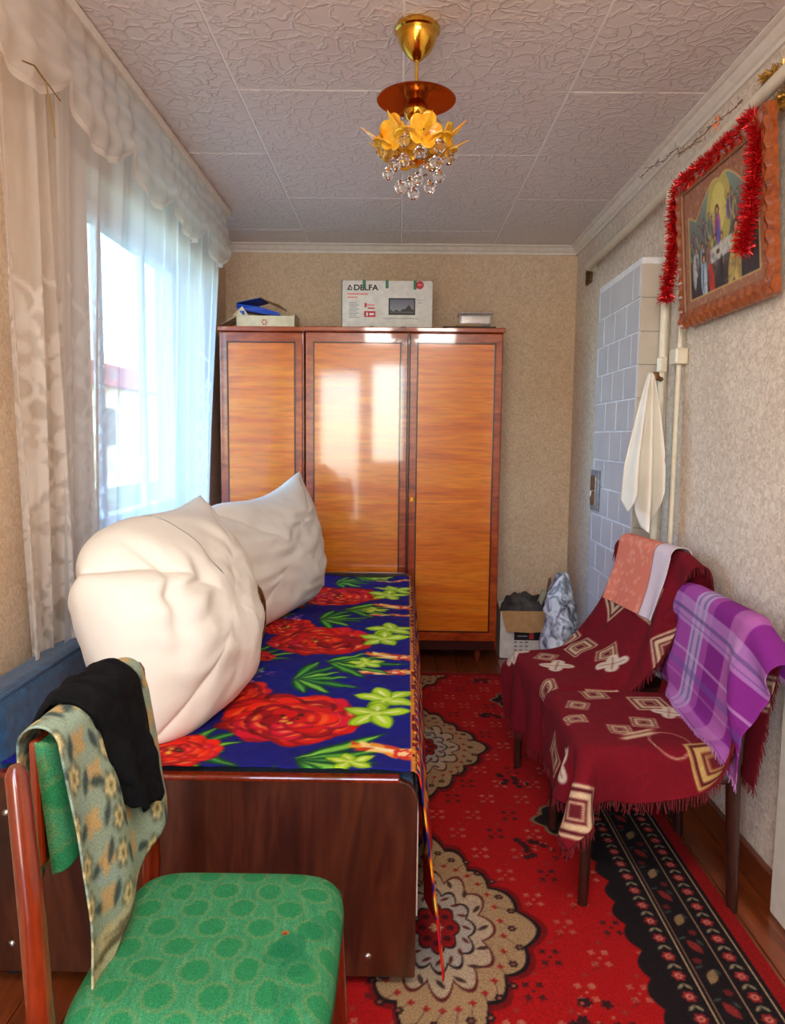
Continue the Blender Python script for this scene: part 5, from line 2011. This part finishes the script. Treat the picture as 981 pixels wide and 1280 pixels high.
# --- cloths over the chair back (profile over the top)
def over_back(name, label, cat, ytop, ybot_f, ybot_r, Lf, Lr, m, col=None, off=.006, wav=.006, seed=1, xt=-.470, ztop=.822, half=.024, nx=110, thick=.003, bulk=0):
    """t across (0 near..1 far); s along: front drop Lf(t) >0, rear drop Lr(t)"""
    ns = 130
    t = np.linspace(0, 1, nx)[None]
    k = np.linspace(-1, 1, ns)[:, None]
    Lf_, Lr_ = Lf(t), Lr(t)
    s = np.where(k > 0, k * Lf_, k * Lr_)
    ha = (half + off) * PI / 2
    hb = half + off
    ang = np.clip(s / ha, -1, 1) * PI / 2
    X = xt + hb * np.sin(ang)
    Z = ztop + off + hb * (np.cos(ang) - 1)
    down = np.clip(np.abs(s) - ha, 0, None)
    Z = Z - down
    lean = np.where(s > 0, .028, -.01)
    nz = smooth_noise(ns, nx, 6, seed) - .5
    nz2 = smooth_noise(ns, nx, 14, seed + 3) - .5
    f = np.clip(down / .12, 0, 1)
    X = X + lean * np.clip(down / .25, 0, 1) * 1.0 + np.sign(s) * f * (np.sin(t * PI * 4 + seed + down * 3) * wav + wav * .8 + nz * wav * 1.2) + np.sign(s) * bulk * np.sin(np.clip(t, 0, 1) * PI) * (1 + nz2)
    ty = ytop[0] + (ytop[1] - ytop[0]) * t
    fy = ybot_f[0] + (ybot_f[1] - ybot_f[0]) * t
    ry = ybot_r[0] + (ybot_r[1] - ybot_r[0]) * t
    kk = np.abs(k)
    Y = np.where(k > 0, ty * (1 - kk) + fy * kk, ty * (1 - kk) + ry * kk) + nz2 * .006
    Z = Z + bulk * .8 * np.sin(t * PI) * (1 - f) + nz2 * .004 * (1 + 2 * (bulk > 0))
    P = np.stack([X, Y, Z], 2)
    o = gridobj(name, P, m, None, col(s + 0 * t, Y, t + 0 * s) if col else None, thick=thick, offset=0)
    tag(o, label, cat)
    return P, o


cvt = Cv(-.45, .45, .7, 1.4, .004, (150, 170, 150))
rs = np.random.RandomState(14)
for k in range(160):
    cvt.ell(-.45 + rs.rand() * .9, .7 + rs.rand() * .7, .02 + rs.rand() * .02, .008, rs.rand() * 3, [(134, 160, 150), (162, 174, 144), (146, 172, 168)][k % 3], .6)
for yy in (.93, 1.03, 1.17):
    z = -.42
    while z < .42:
        q = yy + (rs.rand() - .5) * .03
        cvt.flower(z, q, .024, 6, rs.rand(), (110, 118, 96), .3)
        cvt.flower(z, q, .017, 6, rs.rand(), (216, 202, 150), .35)
        cvt.ell(z, q, .006, .006, 0, (120, 110, 60))
        cvt.leaf(z + .02, q + .03, .020, .008, rs.rand() * 3, (66, 82, 78))
        cvt.leaf(z - .02, q - .03, .020, .008, rs.rand() * 3, (66, 82, 78))
        cvt.flower(z + .02, q + .055, .022, 4, rs.rand() * 3, (204, 166, 108), .5, .85)
        z += .05 + rs.rand() * .015
cvt.put((slice(None), slice(None)), (cvt.X > .33).astype(float) * .8, (200, 190, 150))
for k in range(30):
    cvt.line([(.34 + rs.rand() * .04, .88 + rs.rand() * .35), (.36 + rs.rand() * .02, .89 + rs.rand() * .35)], .003, (96, 90, 60))
Ct = cvt.lin()
tapcol = lambda s, Y, t: cvt.sample(s, Y, Ct)
M['tapestry'] = painted('woven_tapestry', .95, 380, .5, 0, .35, .0015)
over_back('tapestry_throw', 'pale green tapestry cloth with cream roses over the green chair back', 'cloth', (.922, 1.235), (.930, 1.262), (.955, 1.22),
          lambda t: .395 - .11 * t + .03 * np.exp(-((t - .12) / .1) ** 2), lambda t: .30 - .10 * t + 0 * t, M['tapestry'], tapcol, .005, .007, 3)
over_back('black_garment', 'black knitted garment thrown over the tapestry cloth on the green chair', 'clothing', (1.0, 1.18), (1.075, 1.215), (.97, 1.10),
          lambda t: .215 + .035 * np.sin(t * PI) + 0 * t, lambda t: .10 + .03 * t, M['black_knit'], None, .013, .008, 5, thick=.008, bulk=.006)

# ================================================================== BLANKETED CHAIRS
def T3(c, a):
    Rm = rotz(a)
    return lambda p: (np.asarray(p, float) @ Rm.T) + np.array([c[0], c[1], 0])


def dining_chair(label, c, a, htop):
    ch_ = thing('dining_chair', label, 'chair', (c[0], c[1], 0), 'dark wooden chairs along the right wall')
    tr = T3(c, a)
    def gg(g):
        g.v = [tuple(tr(q)) for q in g.v]
        return g
    zf = RT + .001
    obj('seat', gg(G().box((-.20, -.205, .395), (.20, .205, .432))), M['darkwood'], ch_, bevel=.012, seg=3)
    for (x, y) in ((-.18, -.185), (-.18, .185)):
        obj('leg', gg(G().tube([(x, y, .40), (x - .006, y, zf)], [.019, .013], 12)), M['darkwood'], ch_, True)
    for y in (-.185, .185):
        wz = zf if c[0] + .23 < rw1 - .02 else .001
        obj('leg', gg(G().tube([(.18, y, .43), (.188, y, .25), (.20, y, .0015 if c[0] > .65 else zf)], [.019, .017, .014], 12)), M['darkwood'], ch_, True)
        obj('post', gg(G().tube([(.185, y, .40), (.198, y, .6), (.215, y, htop)], [.018, .016, .013], 12)), M['darkwood'], ch_, True)
    g = G()
    for (z0, z1) in ((htop - .11, htop - .005), (.56, .61)):
        x = .195 + (z0 - .6) * .1
        x2 = .195 + (z1 - .6) * .1
        g.plate([(x - .008, -.18, z0), (x + .008, -.18, z0), (x2 + .008, -.18, z1), (x2 - .008, -.18, z1)], (0, .36, 0))
    obj('back_slat', gg(g), M['darkwood'], ch_, bevel=.003)
    for (p0, p1) in (((-.18, -.185, .36), (.18, -.185, .36)), ((-.18, .185, .36), (.18, .185, .36)), ((-.18, -.185, .36), (-.18, .185, .36)), ((.18, -.185, .36), (.18, .185, .36))):
        obj('rail', gg(G().tube([p0, p1], .018, 8)), M['darkwood'], ch_, True)
    # colliders
    Rm = rotz(a)
    th = math.atan2(.03, htop - .43)
    Rt = Rm @ np.array([[math.cos(th), 0, math.sin(th)], [0, 1, 0], [-math.sin(th), 0, math.cos(th)]])
    mid = (.43 + htop) / 2
    xm = .185 + (.03) * .5 + .002
    boxes = [(tr((0, 0, .40)), Rm, np.array((.195, .20, .026)), .012),
             (tr((xm, 0, mid)), Rt, np.array((.006, .19, (htop - .43) / 2)), .012)]
    for (x, y) in ((-.18, -.185), (-.18, .185), (.185, -.185), (.185, .185)):
        boxes.append((tr((x, y, .2)), Rm, np.array((.008, .008, .19)), .012))
    return ch_, tr, boxes


def path_sheet(pts, d, ys, rot=0, piv=(.9, 0)):
    pts = np.array(pts, float)
    seg = np.linalg.norm(np.diff(pts, axis=0), axis=1)
    cum = np.concatenate([[0], np.cumsum(seg)])
    n = int(cum[-1] / d) + 1
    s = np.arange(n) * d
    Sg, Yg = np.meshgrid(s, ys)
    ds, dy = Sg - piv[0], Yg - piv[1]
    S2 = piv[0] + ds * math.cos(rot) - dy * math.sin(rot)
    Y2 = piv[1] + ds * math.sin(rot) + dy * math.cos(rot)
    over = S2 - cum[-1]
    under_ = -S2
    S2c = np.clip(S2, 0, cum[-1])
    P = np.zeros((len(ys), n, 3))
    P[..., 0] = np.interp(S2c, cum, pts[:, 0])
    P[..., 2] = np.interp(S2c, cum, pts[:, 1]) - np.clip(over, 0, None) - np.clip(under_, 0, None)
    P[..., 1] = Y2
    return P, s


WINE, DW, CR, CR2 = (112, 6, 24), (78, 4, 18), (206, 178, 142), (186, 152, 92)


def nested(cv, cx, cy, r, rot, c1=CR, asp=1.0):
    rot += 0
    cv.sq(cx, cy, r, r * asp, rot, c1)
    cv.sq(cx, cy, r * .86, r * .86 * asp, rot, DW)
    cv.sq(cx, cy, r * .72, r * .72 * asp, rot, c1)
    cv.sq(cx, cy, r * .48, r * .46 * asp, rot, (96, 22, 30))
    cv.sq(cx, cy, r * .36, r * .34 * asp, rot, c1, ring=.25)


def wflower(cv, cx, cy, r):
    for k in range(4):
        a = k * PI / 2 + .5
        cv.ell(cx + r * .5 * math.cos(a), cy + r * .5 * math.sin(a), r * .55, r * .42, a, (214, 198, 176))
    for k in range(4):
        a = k * PI / 2 + .5
        cv.line([(cx, cy), (cx + r * .8 * math.cos(a), cy + r * .8 * math.sin(a))], .003, (110, 40, 50))


def blanket(label, tr, boxes, path, ya, yb, motifs, seed, group, pins=None, steps=150, fr=.75, name='blanket', canvas=None, fr_m=None, under=None, d=.0225, mat='velvet', up=3.2, fringe_edges=(0, 1, 2, 3), fl=.028, rot=0, piv=(.9, 0), **kw):
    ys = np.arange(ya, yb, d)
    P, s = path_sheet(path, d, ys, rot, piv)
    shp = P.shape
    W = np.array([tr(q) for q in P.reshape(-1, 3)]).reshape(shp)
    pn = None
    if pins is not None:
        pn = pins(P[..., 0], P[..., 1], s[None] + 0 * P[..., 0])
    Q = cloth(W, d, boxes, steps=steps, pins=pn, fric=fr, under=under, **kw)
    ny, nx = int(shp[0] * up * 1.6), int(shp[1] * up * 1.6)
    Qs = Q.copy()
    Qs[1:-1, 1:-1] = .5 * Q[1:-1, 1:-1] + .125 * (Q[:-2, 1:-1] + Q[2:, 1:-1] + Q[1:-1, :-2] + Q[1:-1, 2:])
    H = upsample(Qs, ny, nx)
    cv = canvas(s, ys) if canvas else Cv(0, s[-1], ys[0], ys[-1], .0035, WINE)
    if motifs:
        motifs(cv)
    S_, Y_ = np.meshgrid(np.linspace(0, s[-1], nx), np.linspace(ys[0], ys[-1], ny))
    C = lin(np.clip(cv.sample(S_, Y_), 0, 255) / 255.)
    root = thing(name, label, {'blanket': 'blanket', 'plaid_towel': 'towel', 'striped_towel': 'towel'}[name], tuple(float(q) for q in (W[..., 0].mean(), W[..., 1].mean(), Q[..., 2].min())), group)
    gridobj('cloth', H, M[mat], root, C, thick=.005 if mat == 'velvet' else .003, offset=0)
    eds = [H[0], H[-1], H[:, 0], H[:, -1]]
    for k in fringe_edges:
        e = eds[k]
        fringe('fringe', H, e, root, fr_m or M['fringe'], fl, int(np.linalg.norm(np.diff(e, axis=0), axis=1).sum() / .0042), .0026, seed + k)
    return Q


# --- near chair
c1_, tr1, bx1 = dining_chair('nearer dark wooden chair on the right, legs showing under a wine-red blanket', (.675, 1.975), 0.0, .752)
def mot1(cv):
    rs = np.random.RandomState(3)
    for k in range(500):
        cv.ell(rs.rand() * cv.x1, cv.y0 + rs.rand() * (cv.y1 - cv.y0), .03, .004, rs.rand() * 3, [(100, 6, 22), (126, 10, 30)][k % 2], .4)
    s0 = .70 - .0         # path length at the seat's rear edge, x=.20 ; s = s0 + (.20-x)
    def at(X, Y):          # world X on the seat -> canvas
        q, w_ = s0 + (.20 - (X - .675)) - .72, Y - 1.975
        return .72 + q * math.cos(.13) + w_ * math.sin(-.13), w_ * math.cos(.13) - q * math.sin(-.13)
    a = at(.745, 2.075); nested(cv, a[0], a[1], .052, .1)
    a = at(.60, 2.145); nested(cv, a[0], a[1], .038, 0)
    a = at(.775, 2.005); wflower(cv, a[0], a[1], .045)
    cv.ell(a[0] - .035, a[1] - .01, .042, .042, 0, CR, ring=.07)
    a = at(.60, 1.88); nested(cv, a[0], a[1], .030, .2); cv.sq(a[0] - .03, a[1] - .045, .055, .008, -.3, CR); cv.sq(a[0] - .04, a[1] - .022, .05, .006, -.3, CR)
    a = at(.50, 1.95); nested(cv, a[0], a[1], .028, .1)
    a = at(.86, 1.93); nested(cv, a[0], a[1], .030, .2)
    a = at(.87, 1.85); nested(cv, a[0], a[1], .030, .1)
    a = at(.70, 1.835); cv.ell(a[0], a[1] - .03, .05, .06, 0, CR, ring=.06)
    a = at(.80, 1.735); nested(cv, a[0], a[1], .062, 0, CR2)
    a = at(.68, 1.93); nested(cv, a[0], a[1], .034, .3)
    a = at(.86, 2.03); nested(cv, a[0], a[1], .034, .78)
    a = at(.53, 2.05); nested(cv, a[0], a[1], .030, .5)
    wflower(cv, 1.20, -.05, .055)
    nested(cv, 1.21, -.245, .062, .78)
    cv.line([(1.24, -.33), (1.14, -.36)], .008, CR)
    nested(cv, 1.22, .12, .05, .78)
    nested(cv, .55, .05, .05, .78)
    nested(cv, .40, -.12, .05, .0)
    nested(cv, .62, -.20, .045, .2)
    nested(cv, .30, .15, .05, .78)
    nested(cv, .12, -.1, .05, 0)
    nested(cv, .45, -.27, .045, .3)
    nested(cv, .25, -.28, .045, .3)
    nested(cv, .66, .10, .035, .2)
    wflower(cv, .68, -.05, .035)
    wflower(cv, .15, .16, .05)
path1 = [(.255, .40), (.242, .60), (.238, .745), (.230, .772), (.212, .772), (.202, .745), (.180, .46), (.175, .447), (-.205, .447), (-.222, .43), (-.225, .265)]
Q1 = blanket('wine-red blanket with cream squares on the nearer chair, its corner hanging to the rug', tr1, bx1, path1, -.30, .27, mot1, 31,
             'wine-red patterned blankets on the chairs', steps=150, rot=-.13, piv=(.72, 0),
             pins=lambda x, y, s: ((np.abs(y) < .185) & (s > .4) & (((x > .163) & (x < .184)) | (np.abs(x + .13) < .014))))
# --- far chair
c2_, tr2, bx2 = dining_chair('farther dark wooden chair on the right, almost hidden by its wine-red blanket', (.66, 2.43), R(9), .84)
def mot2(cv):
    rs = np.random.RandomState(6)
    for k in range(500):
        cv.ell(rs.rand() * cv.x1, cv.y0 + rs.rand() * (cv.y1 - cv.y0), .03, .004, rs.rand() * 3, [(100, 6, 22), (126, 10, 30)][k % 2], .4)
    nested(cv, .62, .12, .075, .78)
    nested(cv, .60, -.10, .060, .1)
    nested(cv, .50, -.02, .045, .1)
    nested(cv, .86, .12, .050, 0)
    nested(cv, .82, -.02, .040, .5)
    wflower(cv, .84, -.10, .055)
    wflower(cv, 1.00, .0, .055)
    nested(cv, 1.00, .10, .035, .7)
    wflower(cv, 1.08, .20, .05)
    nested(cv, .70, -.27, .05, .78)
    nested(cv, .95, -.27, .05, .2)
    nested(cv, 1.1, -.15, .04, .2)
    nested(cv, .30, .05, .05, .78)
    nested(cv, .10, -.1, .05, .78)
    nested(cv, .85, .28, .05, .2)
    cv.line([(.9, -.3), (.7, -.33), (.5, -.31)], .008, CR)
path2 = [(.27, .46), (.245, .70), (.240, .83), (.232, .862), (.214, .862), (.204, .835), (.08, .56), (-.02, .452), (-.20, .447), (-.222, .43), (-.232, .20)]
Q2 = blanket('wine-red blanket with cream diamonds spread over the farther chair', tr2, bx2, path2, -.27, .29, mot2, 41,
             'wine-red patterned blankets on the chairs', steps=120,
             pins=lambda x, y, s: ((np.abs(x - .223) < .02) & (s < .48) & (s > .30) & (np.abs(y) < .18)) | ((np.abs(x + .05) < .06) & (np.abs(y) < .18)))

# --- purple plaid towel over near chair's back
def plaid(s, ys):
    cv = Cv(0, s[-1], ys[0], ys[-1], .003, (132, 36, 132))
    X, Y = cv.X, cv.Y
    L = s[-1]
    w = (slice(None), slice(None))
    def bandx(a, b, c, al=1.0):
        cv.put(w, ((X > a) & (X < b)).astype(float) * al, c)
    def bandy(a, b, c, al=1.0):
        cv.put(w, ((Y > a) & (Y < b)).astype(float) * al, c)
    bandy(-.02, .20, (176, 90, 170), .7)
    bandy(.02, .10, (196, 168, 206), .85)
    bandy(.035, .05, (90, 90, 140), .6)
    bandy(.075, .085, (90, 90, 140), .6)
    bandy(-.20, -.12, (196, 130, 180), .6)
    bandx(.20, .27, (196, 160, 206), .6)
    bandx(.23, .24, (70, 60, 110), .5)
    bandx(.255, .26, (70, 60, 110), .5)
    bandx(.34, .345, (214, 190, 220), .6)
    bandx(.38, .40, (110, 90, 160), .5)
    bandx(.42, .424, (230, 210, 230), .6)
    bandx(L - .03, L, (190, 130, 190), .6)
    return cv
UP = Q1.reshape(-1, 3)
UN = normals(Q1).reshape(-1, 3)
# make normals point away from the chair's inside
cc = np.array((.74, 1.975, .30))
def orient(P, Nn, boxes):
    """flip normals so they point out of the nearest collider"""
    best = None
    for (c0, Rm, h, rad) in boxes[:2]:
        loc = (P - c0) @ Rm
        q = np.clip(loc, -h, h)
        v = (loc - q) @ Rm.T
        dd = np.linalg.norm(v, axis=1)
        if best is None:
            best, bv = dd, v
        else:
            m_ = dd < best
            bv = np.where(m_[:, None], v, bv)
            best = np.where(m_, dd, best)
    s = np.sign((Nn * bv).sum(1))
    s[s == 0] = 1
    return Nn * s[:, None]
UN = orient(UP, UN, bx1)
bx1b = [(b[0], b[1], b[2], b[3] + .010) for b in bx1]
pth = [(.270, .60), (.256, .70), (.252, .762), (.240, .792), (.203, .792), (.183, .762), (.168, .53)]
QT = blanket('purple plaid towel draped over the back of the nearer blanketed chair', tr1, bx1b, pth, -.33, .25, None, 51, None,
             steps=130, name='plaid_towel', canvas=plaid, fr_m=M['fringe_lilac'], under=(UP, UN), d=.02, mat='paint', fringe_edges=(2, 3), fl=.022, thick=.010)
# --- peach and white towel over far chair's back
def peach(s, ys):
    cv = Cv(0, s[-1], ys[0], ys[-1], .003, (226, 128, 104))
    rs = np.random.RandomState(8)
    for k in range(160):
        cv.ell(rs.rand() * s[-1], ys[0] + rs.rand() * (ys[-1] - ys[0]), .012, .006, rs.rand() * 3, (238, 160, 136), .7)
    cv.put((slice(None), slice(None)), (cv.Y < -.06).astype(float), (222, 206, 214))
    cv.put((slice(None), slice(None)), ((cv.Y > -.066) & (cv.Y < -.06)).astype(float), (176, 110, 110))
    return cv
UP = Q2.reshape(-1, 3)
UN = orient(UP, normals(Q2).reshape(-1, 3), bx2)
bx2b = [(b[0], b[1], b[2], b[3] + .010) for b in bx2]
pth = [(.275, .70), (.260, .82), (.254, .85), (.242, .882), (.206, .882), (.178, .845), (.085, .655)]
blanket('peach and white towel folded over the top of the farther chair back', tr2, bx2b, pth, -.165, .20, None, 61, None,
        steps=60, name='striped_towel', canvas=peach, under=(UP, UN), d=.02, mat='paint', fringe_edges=(), thick=.010, fr=.9)
